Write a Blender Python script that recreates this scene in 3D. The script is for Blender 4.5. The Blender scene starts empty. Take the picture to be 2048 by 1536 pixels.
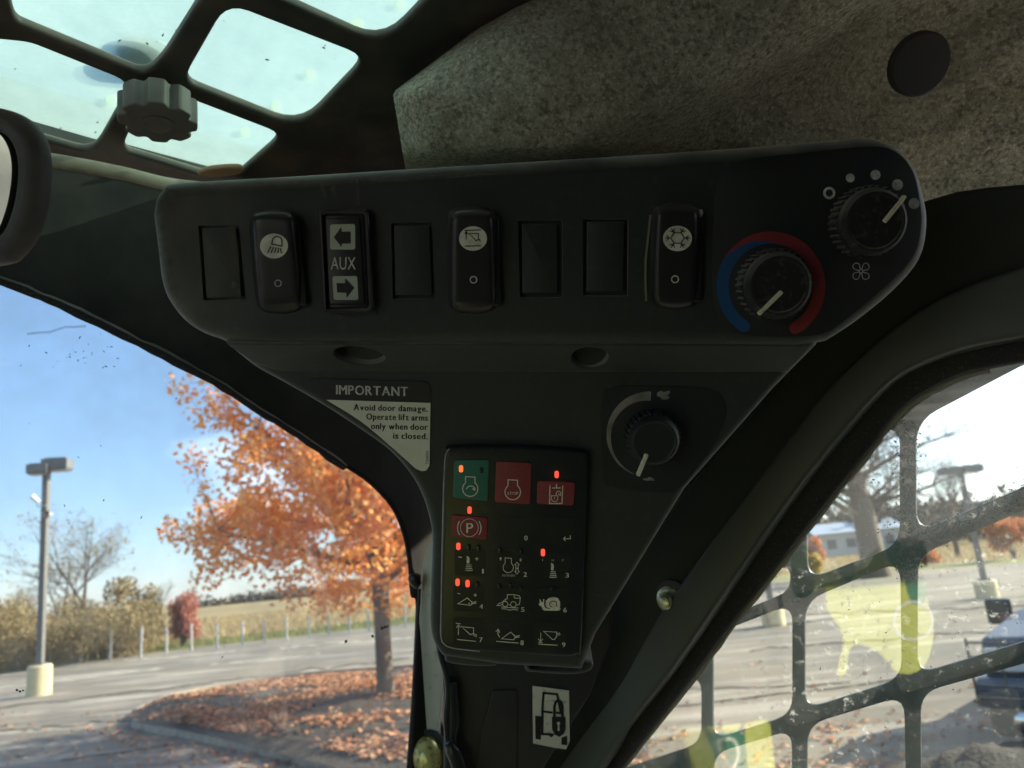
import bpy, bmesh, math, random
import numpy as np
from mathutils import Vector, Matrix, noise
R = math.radians
random.seed(7); rng = np.random.default_rng(7)
sc = bpy.context.scene
COL = sc.collection
# ------------------------------------------------------------------ camera
EYE = 2.0
FPX = 1607.0
PITCH, ROLL = 12.9, 5.6
cd = bpy.data.cameras.new('camera'); cam = bpy.data.objects.new('camera', cd); COL.objects.link(cam)
cd.sensor_width = 36.0; cd.lens = FPX / 2048 * 36.0
cd.clip_start = 0.02; cd.clip_end = 3000
cd.dof.use_dof = True; cd.dof.focus_distance = 0.47; cd.dof.aperture_fstop = 13
CM = Matrix.Translation((0, 0, EYE)) @ Matrix.Rotation(R(90 + PITCH), 4, 'X') @ Matrix.Rotation(R(-ROLL), 4, 'Z')
cam.matrix_world = CM
sc.camera = cam
# ------------------------------------------------------------------ world, sun, exposure
SUN_AZ, SUN_EL = 74.0, 29.0
wd = bpy.data.worlds.new('World'); sc.world = wd; wd.use_nodes = True
nt = wd.node_tree; nt.nodes.clear()
def nn(t, typ, **kw):
    n = t.nodes.new(typ)
    for k, v in kw.items():
        if k.startswith('i_'):
            n.inputs[k[2:].replace('_', ' ')].default_value = v
        else:
            setattr(n, k, v)
    return n
sky = nn(nt, 'ShaderNodeTexSky', sky_type='NISHITA', sun_disc=False, sun_elevation=R(SUN_EL), sun_rotation=R(SUN_AZ),
         altitude=200, air_density=1.0, dust_density=.15, ozone_density=1.0)
tc = nn(nt, 'ShaderNodeTexCoord')
mp = nn(nt, 'ShaderNodeMapping'); mp.inputs['Scale'].default_value = (1.2, 1.2, 4.0)
nt.links.new(tc.outputs['Generated'], mp.inputs['Vector'])
cn = nn(nt, 'ShaderNodeTexNoise'); cn.inputs['Scale'].default_value = 1.6; cn.inputs['Detail'].default_value = 7; cn.inputs['Roughness'].default_value = .6
nt.links.new(mp.outputs['Vector'], cn.inputs['Vector'])
cr = nn(nt, 'ShaderNodeValToRGB'); cr.color_ramp.elements[0].position = .57; cr.color_ramp.elements[1].position = .82
nt.links.new(cn.outputs['Fac'], cr.inputs['Fac'])
cmx = nn(nt, 'ShaderNodeMixRGB'); cmx.inputs['Color2'].default_value = (9.0, 9.3, 9.8, 1)
cml = nn(nt, 'ShaderNodeMath', operation='MULTIPLY'); cml.inputs[1].default_value = .55
nt.links.new(cr.outputs['Color'], cml.inputs[0]); nt.links.new(cml.outputs[0], cmx.inputs['Fac'])
tnt = nn(nt, 'ShaderNodeMixRGB', blend_type='MULTIPLY'); tnt.inputs['Fac'].default_value = 1; tnt.inputs['Color2'].default_value = (.92, .96, 1.08, 1)
nt.links.new(sky.outputs['Color'], tnt.inputs['Color1']); bmx = nn(nt, 'ShaderNodeMixRGB'); bmx.inputs['Fac'].default_value = .5; bmx.inputs['Color2'].default_value = (1.0, 2.05, 3.8, 1)
nt.links.new(tnt.outputs[0], bmx.inputs['Color1']); nt.links.new(bmx.outputs[0], cmx.inputs['Color1'])
# thin bright veil round the sun
vd = nn(nt, 'ShaderNodeVectorMath', operation='DOT_PRODUCT'); vd.inputs[1].default_value = (math.sin(R(SUN_AZ)) * math.cos(R(SUN_EL)), math.cos(R(SUN_AZ)) * math.cos(R(SUN_EL)), math.sin(R(SUN_EL)))
nt.links.new(tc.outputs['Generated'], vd.inputs[0]); vm = nn(nt, 'ShaderNodeMath', operation='MAXIMUM'); vm.inputs[1].default_value = 0; nt.links.new(vd.outputs['Value'], vm.inputs[0])
vp = nn(nt, 'ShaderNodeMath', operation='POWER'); vp.inputs[1].default_value = 3.2; nt.links.new(vm.outputs[0], vp.inputs[0])
va = nn(nt, 'ShaderNodeMixRGB', blend_type='ADD'); va.inputs['Color2'].default_value = (8.5, 8.3, 7.9, 1); nt.links.new(vp.outputs[0], va.inputs['Fac']); nt.links.new(cmx.outputs['Color'], va.inputs['Color1'])
bg = nn(nt, 'ShaderNodeBackground'); bg.inputs['Strength'].default_value = 0.105
nt.links.new(va.outputs['Color'], bg.inputs['Color'])
wo = nn(nt, 'ShaderNodeOutputWorld'); nt.links.new(bg.outputs[0], wo.inputs[0])
sl = bpy.data.lights.new('sun', 'SUN'); sl.energy = 5.0; sl.angle = R(.5); sl.color = (1, .91, .76)
so = bpy.data.objects.new('sun', sl); COL.objects.link(so)
sdir = Vector((math.sin(R(SUN_AZ)) * math.cos(R(SUN_EL)), math.cos(R(SUN_AZ)) * math.cos(R(SUN_EL)), math.sin(R(SUN_EL))))
so.rotation_euler = sdir.to_track_quat('Z', 'Y').to_euler(); so.location = (0, 0, 30)
vs = sc.view_settings; vs.view_transform = 'Standard'; vs.look = 'None'; vs.gamma = 1; vs.use_curve_mapping = False
vs.exposure = 1.5
sc.cycles.use_denoising = True
sc.cycles.max_bounces = 10; sc.cycles.diffuse_bounces = 5; sc.cycles.transparent_max_bounces = 16
sc.cycles.sample_clamp_indirect = 6
# ------------------------------------------------------------------ helpers
def cw(x, y, z):      # camera space point to world
    return CM @ Vector((x, y, z))
CR = CM.to_3x3()
def ray(px, py):
    return (CR @ Vector(((px - 1024) / FPX, (768 - py) / FPX, -1)))
CO = Vector((0, 0, EYE))
def G(px, py, z=0.0):
    d = ray(px, py); t = (z - EYE) / d.z
    return CO + d * t
def atd(px, py, dist):   # point on the pixel's ray at horizontal distance dist
    d = ray(px, py); t = dist / math.hypot(d.x, d.y)
    return CO + d * t
class Plane:
    def __init__(s, o, u, v, flip=False):
        s.o = Vector(o); s.u = Vector(u).normalized(); v = Vector(v); s.n = s.u.cross(v).normalized(); s.v = s.n.cross(s.u)
        s.M = Matrix.Translation(s.o) @ Matrix((s.u, s.v, s.n)).transposed().to_4x4()
    def uv(s, px, py, w=0.0):
        d = ray(px, py); t = ((s.o + s.n * w) - CO).dot(s.n) / d.dot(s.n)
        p = CO + d * t - s.o
        return (p.dot(s.u), p.dot(s.v))
    def pt(s, px, py, w=0.0):
        a, b = s.uv(px, py, w); return s.o + s.u * a + s.v * b + s.n * w
    def loc(s, p):
        p = Vector(p) - s.o; return Vector((p.dot(s.u), p.dot(s.v), p.dot(s.n)))
def camplane(px, py, d, u, v):
    o = CO + ray(px, py) * d
    return Plane(o, CR @ Vector(u), CR @ Vector(v))
def link(name, me, mat=None, parent=None, M=None):
    o = bpy.data.objects.new(name, me); COL.objects.link(o)
    if M is not None: o.matrix_basis = M
    if mat is not None and me is not None:
        if not me.materials: me.materials.append(mat)
    if parent is not None:
        o.parent = parent; o.matrix_parent_inverse = wm(parent).inverted()
    return o
def wm(o):
    m = o.matrix_basis.copy()
    if o.parent is not None: m = wm(o.parent) @ o.matrix_parent_inverse @ m
    return m
def tag(o, label=None, cat=None, group=None, kind=None):
    if label: o['label'] = label
    if cat: o['category'] = cat
    if group: o['group'] = group
    if kind: o['kind'] = kind
    return o
def thing(name, loc, label, cat, group=None, rz=0):
    o = bpy.data.objects.new(name, None); COL.objects.link(o); o.empty_display_size = .05
    o.matrix_basis = Matrix.Translation(Vector(loc)) @ Matrix.Rotation(rz, 4, 'Z')
    return tag(o, label, cat, group)
def finish(me, ang=35):
    bm = bmesh.new(); bm.from_mesh(me)
    bmesh.ops.remove_doubles(bm, verts=bm.verts, dist=1e-6)
    bm.normal_update()
    for f in bm.faces: f.smooth = abs(f.normal.z) < .9995
    bm.to_mesh(me); bm.free()
    me.set_sharp_from_angle(angle=R(ang))
    return me
def curve_mesh(loops, ext, bev=0.0, res=3, resu=1):
    cu = bpy.data.curves.new('c', 'CURVE'); cu.dimensions = '2D'; cu.fill_mode = 'BOTH'
    for lp in loops:
        sp = cu.splines.new('POLY'); sp.points.add(len(lp) - 1)
        for p, q in zip(sp.points, lp): p.co = (q[0], q[1], 0, 1)
        sp.use_cyclic_u = True
    cu.extrude = max(0, ext - bev); cu.bevel_depth = bev; cu.bevel_resolution = res; cu.offset = -bev
    ob = bpy.data.objects.new('c', cu)
    me = bpy.data.meshes.new_from_object(ob)
    bpy.data.objects.remove(ob); bpy.data.curves.remove(cu)
    return me
def plate_uv(name, plane, loops, w0, w1, mat, parent=None, bev=0.0, res=3, ang=35):
    me = curve_mesh(loops, (w1 - w0) / 2, bev, res)
    me.transform(Matrix.Translation((0, 0, (w0 + w1) / 2)))
    finish(me, ang); me.name = name
    return link(name, me, mat, parent, plane.M)
def plate(name, plane, outline, w0, w1, mat, parent=None, holes=(), bev=0.0, res=3, ang=35, wmap=None):
    loops = [[plane.uv(x, y, w1 if wmap is None else wmap) for x, y in lp] for lp in [outline] + list(holes)]
    return plate_uv(name, plane, loops, w0, w1, mat, parent, bev, res, ang)
def smooth(pts, n=6, closed=True):
    out = []; m = len(pts); rngk = range(m) if closed else range(m - 1)
    for i in rngk:
        if closed: p0, p1, p2, p3 = pts[i - 1], pts[i], pts[(i + 1) % m], pts[(i + 2) % m]
        else: p0, p1, p2, p3 = pts[max(i - 1, 0)], pts[i], pts[i + 1], pts[min(i + 2, m - 1)]
        for k in range(n):
            t = k / n
            out.append(tuple(.5 * (2 * b + (c - a) * t + (2 * a - 5 * b + 4 * c - d) * t * t + (-a + 3 * b - 3 * c + d) * t ** 3)
                             for a, b, c, d in zip(p0, p1, p2, p3)))
    if not closed: out.append(tuple(pts[-1]))
    return out
def rnd(pts, r, n=5):   # rounded polygon, r per corner or one
    out = []; m = len(pts)
    for i in range(m):
        p = Vector(pts[i]); a = Vector(pts[i - 1]) - p; b = Vector(pts[(i + 1) % m]) - p
        rr = r[i] if isinstance(r, (list, tuple)) else r
        if rr <= 0: out.append(tuple(p)); continue
        la, lb = a.length, b.length; k = min(rr, la * .49, lb * .49)
        p0 = p + a.normalized() * k; p1 = p + b.normalized() * k
        for j in range(n + 1):
            t = j / n; out.append(tuple(p0 * (1 - t) ** 2 + p * 2 * t * (1 - t) + p1 * t * t))
    return out
def circ(cx, cy, r, n=32, ry=None, a0=0):
    ry = r if ry is None else ry
    return [(cx + r * math.cos(a0 + 2 * math.pi * k / n), cy + ry * math.sin(a0 + 2 * math.pi * k / n)) for k in range(n)]
def zf(z, ox, oy): return lambda *pts: [(ox + x / z, oy + y / z) for x, y in pts]
def mesh_from(name, vs_, fs, mat=None, parent=None, M=None, smoothf=False, ang=None):
    me = bpy.data.meshes.new(name); me.from_pydata([tuple(v) for v in vs_], [], fs)
    if smoothf:
        me.shade_smooth()
        if ang: me.set_sharp_from_angle(angle=R(ang))
    return link(name, me, mat, parent, M)
def wv(w, x, y): return w(x, y) if callable(w) else w
def ribbon(name, plane, paths, width, w, mat, parent=None, step=2e-5):
    V, Fs = [], []
    for k, path in enumerate(paths):
        closed = False
        if path[0] == 'c': closed = True; path = path[1:]
        n = len(path); P = [Vector(p) for p in path]
        b = len(V); wd_ = width / 2
        for i in range(n):
            pr = P[i - 1] if (i > 0 or closed) else None; nx = P[(i + 1) % n] if (i < n - 1 or closed) else None
            d0 = (P[i] - pr).normalized() if pr is not None else None; d1 = (nx - P[i]).normalized() if nx is not None else None
            if d0 is None: d = d1; s = 1
            elif d1 is None: d = d0; s = 1
            else:
                d = d0 + d1
                if d.length < 1e-4: d = d1
                d.normalize(); s = 1 / max(.5, d.dot(d1))
            nrm = Vector((-d.y, d.x)) * wd_ * s
            for q in (P[i] + nrm, P[i] - nrm):
                ww = wv(w, q.x, q.y) + k * step
                u, v = plane.uv(q.x, q.y, ww); V.append((u, v, ww))
        for i in range(n if closed else n - 1):
            a, c = b + 2 * i, b + 2 * ((i + 1) % n); Fs.append((a, c, c + 1, a + 1))
    me = bpy.data.meshes.new(name); me.from_pydata(V, [], Fs)
    bm = bmesh.new(); bm.from_mesh(me)
    for f in bm.faces:
        f.normal_update()
        if f.normal.z < 0: f.normal_flip()
    bm.to_mesh(me); bm.free()
    return link(name, me, mat, parent, plane.M)
def fill(name, plane, loops, w, mat, parent=None, step=2e-5):
    V, Fs = [], []
    for k, lp in enumerate(loops):
        b = len(V)
        me = curve_mesh([lp], 0)
        for v in me.vertices:
            x, y = v.co.x, v.co.y; ww = wv(w, x, y) + k * step
            V.append((*plane.uv(x, y, ww), ww))
        for p in me.polygons: Fs.append([b + i for i in p.vertices][::-1])
        bpy.data.meshes.remove(me)
    me = bpy.data.meshes.new(name); me.from_pydata(V, [], Fs)
    bm = bmesh.new(); bm.from_mesh(me)
    for f in bm.faces:
        f.normal_update()
        if f.normal.z < 0: f.normal_flip()
    bm.to_mesh(me); bm.free()
    return link(name, me, mat, parent, plane.M)
_gl = {}
def glyph(ch, bold):
    k = (ch, bold)
    if k not in _gl:
        fc = bpy.data.curves.new('t', 'FONT'); fc.body = ch; fc.size = 1; fc.offset = bold; fc.resolution_u = 3
        ob = bpy.data.objects.new('t', fc); me = bpy.data.meshes.new_from_object(ob); bpy.data.objects.remove(ob); bpy.data.curves.remove(fc)
        co = np.empty(len(me.vertices) * 3); me.vertices.foreach_get('co', co); co = co.reshape(-1, 3)
        _gl[k] = (co[:, :2].copy(), [tuple(p.vertices) for p in me.polygons]); bpy.data.meshes.remove(me)
    return _gl[k]
def text(name, s, plane, x, y, cap, width, slope, w, mat, parent=None, bold=0.0, up=False):
    cur = 0.0; P = []; Fc = []
    for ch in s:
        if ch == ' ': cur += .27; continue
        co, fs = glyph(ch, 0.0 if bold else 0.0); x0 = co[:, 0].min()
        for sh_ in ((0, bold * 1.1, bold * 2.2) if bold else (0,)):
            b = len(P); P += [(c[0] - x0 + cur + sh_, c[1], sh_) for c in co]; Fc += [tuple(b + i for i in f) for f in fs]
        cur += co[:, 0].max() - x0 + .075 + bold * 2.6
    tot = max(p[0] for p in P); sx = width / tot; sy = cap / .69; V = []
    for a, b, e_ in P:
        a *= sx; b *= sy
        qx, qy = (x - b, y - a) if up else (x + a, y - b + a * slope)
        V.append((*plane.uv(qx, qy, wv(w, qx, qy)), wv(w, qx, qy) + e_ * 4e-4))
    me = bpy.data.meshes.new(name); me.from_pydata(V, [], Fc)
    return link(name, me, mat, parent, plane.M)
class MB:
    def __init__(s): s.V = []; s.F = []
    def add(s, V, F):
        b = len(s.V); s.V += [tuple(v) for v in V]; s.F += [tuple(b + i for i in f) for f in F]
    def box(s, c, sz, M=None):
        c = Vector(c); h = Vector(sz) / 2
        V = [c + Vector((x * h.x, y * h.y, z * h.z)) for x in (-1, 1) for y in (-1, 1) for z in (-1, 1)]
        if M: V = [M @ v for v in V]
        s.add(V, [(0, 1, 3, 2), (4, 6, 7, 5), (0, 4, 5, 1), (2, 3, 7, 6), (0, 2, 6, 4), (1, 5, 7, 3)])
    def tube(s, pts, rad, n=8, cap=True):
        pts = [Vector(p) for p in pts]; rr = rad if isinstance(rad, (list, tuple)) else [rad] * len(pts)
        d = (pts[1] - pts[0]).normalized(); a = d.orthogonal().normalized(); rings = []
        V = []; F = []
        for i, p in enumerate(pts):
            if i == 0: t = pts[1] - p
            elif i == len(pts) - 1: t = p - pts[i - 1]
            else: t = pts[i + 1] - pts[i - 1]
            t.normalize(); a = (a - t * a.dot(t)).normalized(); b = t.cross(a)
            for k in range(n):
                th = 2 * math.pi * k / n; V.append(p + (a * math.cos(th) + b * math.sin(th)) * rr[i])
        for i in range(len(pts) - 1):
            for k in range(n):
                k2 = (k + 1) % n; F.append((i * n + k, i * n + k2, (i + 1) * n + k2, (i + 1) * n + k))
        if cap: F.append(tuple(range(n))[::-1]); F.append(tuple((len(pts) - 1) * n + k for k in range(n)))
        s.add(V, F)
    def build(s, name, mat, parent=None, M=None, sm=True, ang=40):
        return mesh_from(name, s.V, s.F, mat, parent, M, sm, ang)
# ------------------------------------------------------------------ materials
def mat(name, col, rough=.5, metal=0.0, spec=.5, bump=None, var=None, dust=None, coat=0, trans=0, spots=None, island=None, sheen=0, side=None):
    m = bpy.data.materials.new(name); m.use_nodes = True; t = m.node_tree; t.nodes.clear(); L = t.links.new
    out = nn(t, 'ShaderNodeOutputMaterial'); p = nn(t, 'ShaderNodeBsdfPrincipled')
    p.inputs['Base Color'].default_value = (*col, 1); p.inputs['Roughness'].default_value = rough
    p.inputs['Metallic'].default_value = metal; p.inputs['Specular IOR Level'].default_value = spec
    p.inputs['Coat Weight'].default_value = coat
    if sheen: p.inputs['Sheen Weight'].default_value = sheen; p.inputs['Sheen Roughness'].default_value = .45; p.inputs['Sheen Tint'].default_value = (.86, .92, .74, 1)
    L(p.outputs[0], out.inputs[0]); tcx = nn(t, 'ShaderNodeTexCoord'); cur = None
    def mix(fac, c1, c2):
        mx = nn(t, 'ShaderNodeMixRGB')
        if hasattr(fac, 'is_output'): L(fac, mx.inputs['Fac'])
        else: mx.inputs['Fac'].default_value = fac
        for k, c in (('Color1', c1), ('Color2', c2)):
            if hasattr(c, 'is_output'): L(c, mx.inputs[k])
            else: mx.inputs[k].default_value = (*c, 1)
        return mx.outputs[0]
    def noi(scale, det=4, lo=.35, hi=.65, stretch=None, rough_=.55):
        n = nn(t, 'ShaderNodeTexNoise'); n.inputs['Scale'].default_value = scale; n.inputs['Detail'].default_value = det; n.inputs['Roughness'].default_value = rough_
        src = tcx.outputs['Object']
        if stretch:
            q = nn(t, 'ShaderNodeMapping'); q.inputs['Scale'].default_value = stretch; L(src, q.inputs[0]); src = q.outputs[0]
        L(src, n.inputs['Vector']); r_ = nn(t, 'ShaderNodeMapRange'); r_.inputs[1].default_value = lo; r_.inputs[2].default_value = hi
        L(n.outputs['Fac'], r_.inputs[0]); return r_.outputs[0]
    cur = col
    if island:
        g = nn(t, 'ShaderNodeNewGeometry'); rp = nn(t, 'ShaderNodeValToRGB'); e = rp.color_ramp.elements
        while len(e) < len(island): e.new(.5)
        for i, c in enumerate(island): e[i].position = i / (len(island) - 1); e[i].color = (*c, 1)
        L(g.outputs['Random Per Island'], rp.inputs['Fac']); cur = rp.outputs['Color']
    for v in (var or []):
        scale, c2, amt = v[:3]; lo, hi = v[3:5] if len(v) > 4 else (.35, .65); st = v[5] if len(v) > 5 else None
        f = noi(scale, 5, lo, hi, st); mm = nn(t, 'ShaderNodeMath', operation='MULTIPLY'); L(f, mm.inputs[0]); mm.inputs[1].default_value = amt
        cur = mix(mm.outputs[0], cur, c2)
    if dust:     # dust lying on faces that look up
        dc, amt = dust; g = nn(t, 'ShaderNodeNewGeometry'); sx = nn(t, 'ShaderNodeSeparateXYZ'); L(g.outputs['Normal'], sx.inputs[0])
        r_ = nn(t, 'ShaderNodeMapRange'); r_.inputs[1].default_value = -.15; r_.inputs[2].default_value = .8; L(sx.outputs['Z'], r_.inputs[0])
        f = noi(30, 4, .2, .7); mm = nn(t, 'ShaderNodeMath', operation='MULTIPLY'); L(f, mm.inputs[0]); L(r_.outputs[0], mm.inputs[1])
        m2 = nn(t, 'ShaderNodeMath', operation='MULTIPLY'); L(mm.outputs[0], m2.inputs[0]); m2.inputs[1].default_value = amt
        cur = mix(m2.outputs[0], cur, dc)
    if side:     # window light, with some dust, painted into one end of the moulding
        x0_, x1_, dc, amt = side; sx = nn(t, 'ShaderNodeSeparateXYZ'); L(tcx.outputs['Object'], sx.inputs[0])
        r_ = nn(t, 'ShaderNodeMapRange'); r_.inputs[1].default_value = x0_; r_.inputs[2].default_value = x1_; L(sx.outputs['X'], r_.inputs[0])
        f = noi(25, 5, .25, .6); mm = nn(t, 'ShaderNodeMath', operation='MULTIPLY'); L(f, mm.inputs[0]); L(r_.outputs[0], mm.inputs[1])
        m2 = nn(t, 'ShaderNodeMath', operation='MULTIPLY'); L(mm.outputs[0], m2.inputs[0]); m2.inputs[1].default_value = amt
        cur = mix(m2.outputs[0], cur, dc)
    if hasattr(cur, 'is_output'): L(cur, p.inputs['Base Color'])
    if bump:
        bl = None
        for (scale, st, dist) in (bump if isinstance(bump, list) else [bump]):
            n = nn(t, 'ShaderNodeTexNoise'); n.inputs['Scale'].default_value = scale; n.inputs['Detail'].default_value = 4; L(tcx.outputs['Object'], n.inputs['Vector'])
            b = nn(t, 'ShaderNodeBump'); b.inputs['Strength'].default_value = st; b.inputs['Distance'].default_value = dist
            L(n.outputs['Fac'], b.inputs['Height'])
            if bl: L(bl, b.inputs['Normal'])
            bl = b.outputs[0]
        L(bl, p.inputs['Normal'])
    if trans:
        tr = nn(t, 'ShaderNodeBsdfTranslucent'); mx = nn(t, 'ShaderNodeMixShader'); mx.inputs[0].default_value = trans
        if hasattr(cur, 'is_output'): L(cur, tr.inputs[0])
        else: tr.inputs[0].default_value = (*col, 1)
        L(p.outputs[0], mx.inputs[1]); L(tr.outputs[0], mx.inputs[2]); L(mx.outputs[0], out.inputs[0])
    return m
def glass(name, tint, refl, dirt, dcol=(.6, .58, .5), scale=60, lo=.55, hi=.75, base=.02, big=None, ior=1.45, opaque=None, trl=.6):
    """thin dirty pane: clear film + mirror reflection, with dust that scatters light"""
    m = bpy.data.materials.new(name); m.use_nodes = True; t = m.node_tree; t.nodes.clear(); L = t.links.new
    out = nn(t, 'ShaderNodeOutputMaterial'); tr = nn(t, 'ShaderNodeBsdfTransparent'); tr.inputs[0].default_value = (*tint, 1)
    gl = nn(t, 'ShaderNodeBsdfGlossy'); gl.inputs['Roughness'].default_value = 0.01; gl.inputs[0].default_value = (1, 1, 1, 1)
    fr = nn(t, 'ShaderNodeFresnel'); fr.inputs[0].default_value = ior; mm = nn(t, 'ShaderNodeMath', operation='MULTIPLY'); mm.inputs[1].default_value = refl
    L(fr.outputs[0], mm.inputs[0]); mx = nn(t, 'ShaderNodeMixShader'); L(mm.outputs[0], mx.inputs[0]); L(tr.outputs[0], mx.inputs[1]); L(gl.outputs[0], mx.inputs[2])
    df = nn(t, 'ShaderNodeBsdfDiffuse'); df.inputs[0].default_value = (*dcol, 1); tl = nn(t, 'ShaderNodeBsdfTranslucent'); tl.inputs[0].default_value = (*dcol, 1)
    md = nn(t, 'ShaderNodeMixShader'); md.inputs[0].default_value = trl; L(df.outputs[0], md.inputs[1]); L(tl.outputs[0], md.inputs[2])
    tcx = nn(t, 'ShaderNodeTexCoord'); n = nn(t, 'ShaderNodeTexNoise'); n.inputs['Scale'].default_value = scale; n.inputs['Detail'].default_value = 6; n.inputs['Roughness'].default_value = .7
    L(tcx.outputs['Object'], n.inputs[0]); mr = nn(t, 'ShaderNodeMapRange'); mr.inputs[1].default_value = lo; mr.inputs[2].default_value = hi; mr.inputs[3].default_value = 0; mr.inputs[4].default_value = dirt
    L(n.outputs['Fac'], mr.inputs[0]); fac = mr.outputs[0]
    if big:
        n2 = nn(t, 'ShaderNodeTexNoise'); n2.inputs['Scale'].default_value = big[0]; n2.inputs['Detail'].default_value = 3; L(tcx.outputs['Object'], n2.inputs[0])
        r2 = nn(t, 'ShaderNodeMapRange'); r2.inputs[1].default_value = big[1]; r2.inputs[2].default_value = big[2]; L(n2.outputs['Fac'], r2.inputs[0])
        q = nn(t, 'ShaderNodeMath', operation='MULTIPLY'); L(fac, q.inputs[0]); L(r2.outputs[0], q.inputs[1]); fac = q.outputs[0]
    ad = nn(t, 'ShaderNodeMath', operation='ADD', use_clamp=True); L(fac, ad.inputs[0]); ad.inputs[1].default_value = base
    m3 = nn(t, 'ShaderNodeMixShader'); L(ad.outputs[0], m3.inputs[0]); L(mx.outputs[0], m3.inputs[1]); L(md.outputs[0], m3.inputs[2])
    L(m3.outputs[0], out.inputs[0])
    return m
def emis(name, col, st):
    m = bpy.data.materials.new(name); m.use_nodes = True; t = m.node_tree; t.nodes.clear()
    out = nn(t, 'ShaderNodeOutputMaterial'); e = nn(t, 'ShaderNodeEmission'); e.inputs[0].default_value = (*col, 1); e.inputs[1].default_value = st
    t.links.new(e.outputs[0], out.inputs[0]); return m
DUSTC = (.42, .41, .32)
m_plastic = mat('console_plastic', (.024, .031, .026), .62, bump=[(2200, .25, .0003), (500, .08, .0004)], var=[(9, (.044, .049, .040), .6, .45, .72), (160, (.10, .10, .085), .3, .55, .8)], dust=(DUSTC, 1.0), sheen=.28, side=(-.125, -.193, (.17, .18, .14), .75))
m_plastic2 = mat('groove_plastic', (.02, .022, .021), .8)
m_switch = mat('switch_plastic', (.022, .024, .024), .33, bump=(1500, .08, .0002), var=[(60, (.05, .05, .045), .5, .5, .8)], dust=(DUSTC, .5))
m_plate = mat('climate_plate_plastic', (.018, .022, .021), .55, bump=(2500, .2, .0002), var=[(20, (.05, .05, .045), .4, .5, .8)])
m_knob = mat('knob_plastic', (.014, .016, .015), .8, bump=(900, .15, .0002), var=[(300, (.10, .10, .085), .6, .52, .75)], dust=(DUSTC, .9))
m_rim = mat('pale_rim_line', (.45, .47, .45), .5, var=[(200, (.2, .2, .2), .5)])
m_white = mat('white_print', (.74, .76, .62), .6, var=[(150, (.35, .34, .28), .6, .45, .7)])
m_grey = mat('grey_print', (.70, .71, .66), .6, var=[(300, (.2, .2, .19), .6, .4, .7)])
m_pale = mat('pale_key_print', (.82, .81, .62), .6, var=[(400, (.22, .22, .17), .5, .5, .75)])
m_cream = mat('cream_pointer', (.72, .70, .48), .5, var=[(500, (.25, .20, .13), .6, .55, .75)])
m_ink = mat('black_print', (.012, .013, .012), .6)
m_red = mat('red_key_paint', (.30, .045, .045), .6, var=[(400, (.16, .04, .04), .5)])
m_red2 = mat('red_scale_paint', (.30, .035, .04), .6, var=[(300, (.16, .03, .035), .5, .45, .7)])
m_blue = mat('blue_scale_paint', (.015, .085, .22), .6)
m_green = mat('green_key_paint', (.03, .17, .125), .6, var=[(200, (.05, .2, .13), .5)])
m_led = emis('lit_red_indicator', (1.0, .10, .055), .42)
m_ledo = emis('lit_orange_indicator', (1.0, .17, .035), .5)
m_ledoff = mat('dark_indicator', (.03, .034, .034), .25)
m_decal = mat('decal_paper', (.80, .82, .66), .5, var=[(40, (.60, .60, .46), .5)])
m_black = mat('black_decal', (.022, .024, .026), .45)
m_steel = mat('black_painted_steel', (.030, .033, .034), .42, bump=(300, .12, .0005), var=[(14, (.06, .058, .048), .6, .45, .75)], dust=((.42, .36, .25), .9))
m_header = mat('dusty_header_steel', (.020, .021, .021), .9, spec=.15, bump=(500, .15, .0004), var=[(10, (.06, .06, .06), .6, .4, .8)], dust=((.50, .44, .30), .3), sheen=.1)
m_roofs = mat('roof_screen_steel', (.05, .047, .040), .55, bump=(200, .1, .0006), var=[(25, (.14, .11, .075), .8, .42, .7)], dust=((.45, .36, .23), 1.0))
m_tube = mat('grey_frame_paint', (.080, .090, .074), .5, bump=(900, .15, .0003), var=[(30, (.08, .09, .08), .5)])
m_rubber = mat('black_rubber', (.018, .019, .020), .7, bump=(900, .5, .0008), var=[(500, (.16, .15, .12), .5, .55, .75)], dust=((.40, .37, .30), .7))
m_rubgloss = mat('glossy_rubber', (.022, .026, .026), .28, bump=(120, .2, .001))
m_paint = mat('pale_door_paint', (.64, .67, .54), .55, var=[(120, (.25, .26, .22), .7, .6, .72), (15, (.52, .54, .43), .5)], bump=(400, .1, .0003))
m_cabdark = mat('cab_lining_black', (.038, .045, .040), .8, var=[(30, (.045, .04, .036), .6)])
m_trim = mat('pillar_trim_plastic', (.030, .031, .028), .6, bump=(1200, .2, .0003), var=[(14, (.050, .040, .034), .7, .45, .7)])
m_felt = None
m_zinc = mat('zinc_bolt', (.72, .76, .55), .3, metal=.5, bump=(600, .2, .0003))
m_brass = mat('yellow_zinc_bolt', (.80, .78, .30), .32, metal=.35, bump=(250, .3, .0006), var=[(300, (.2, .18, .06), .8, .5, .7)])
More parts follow.
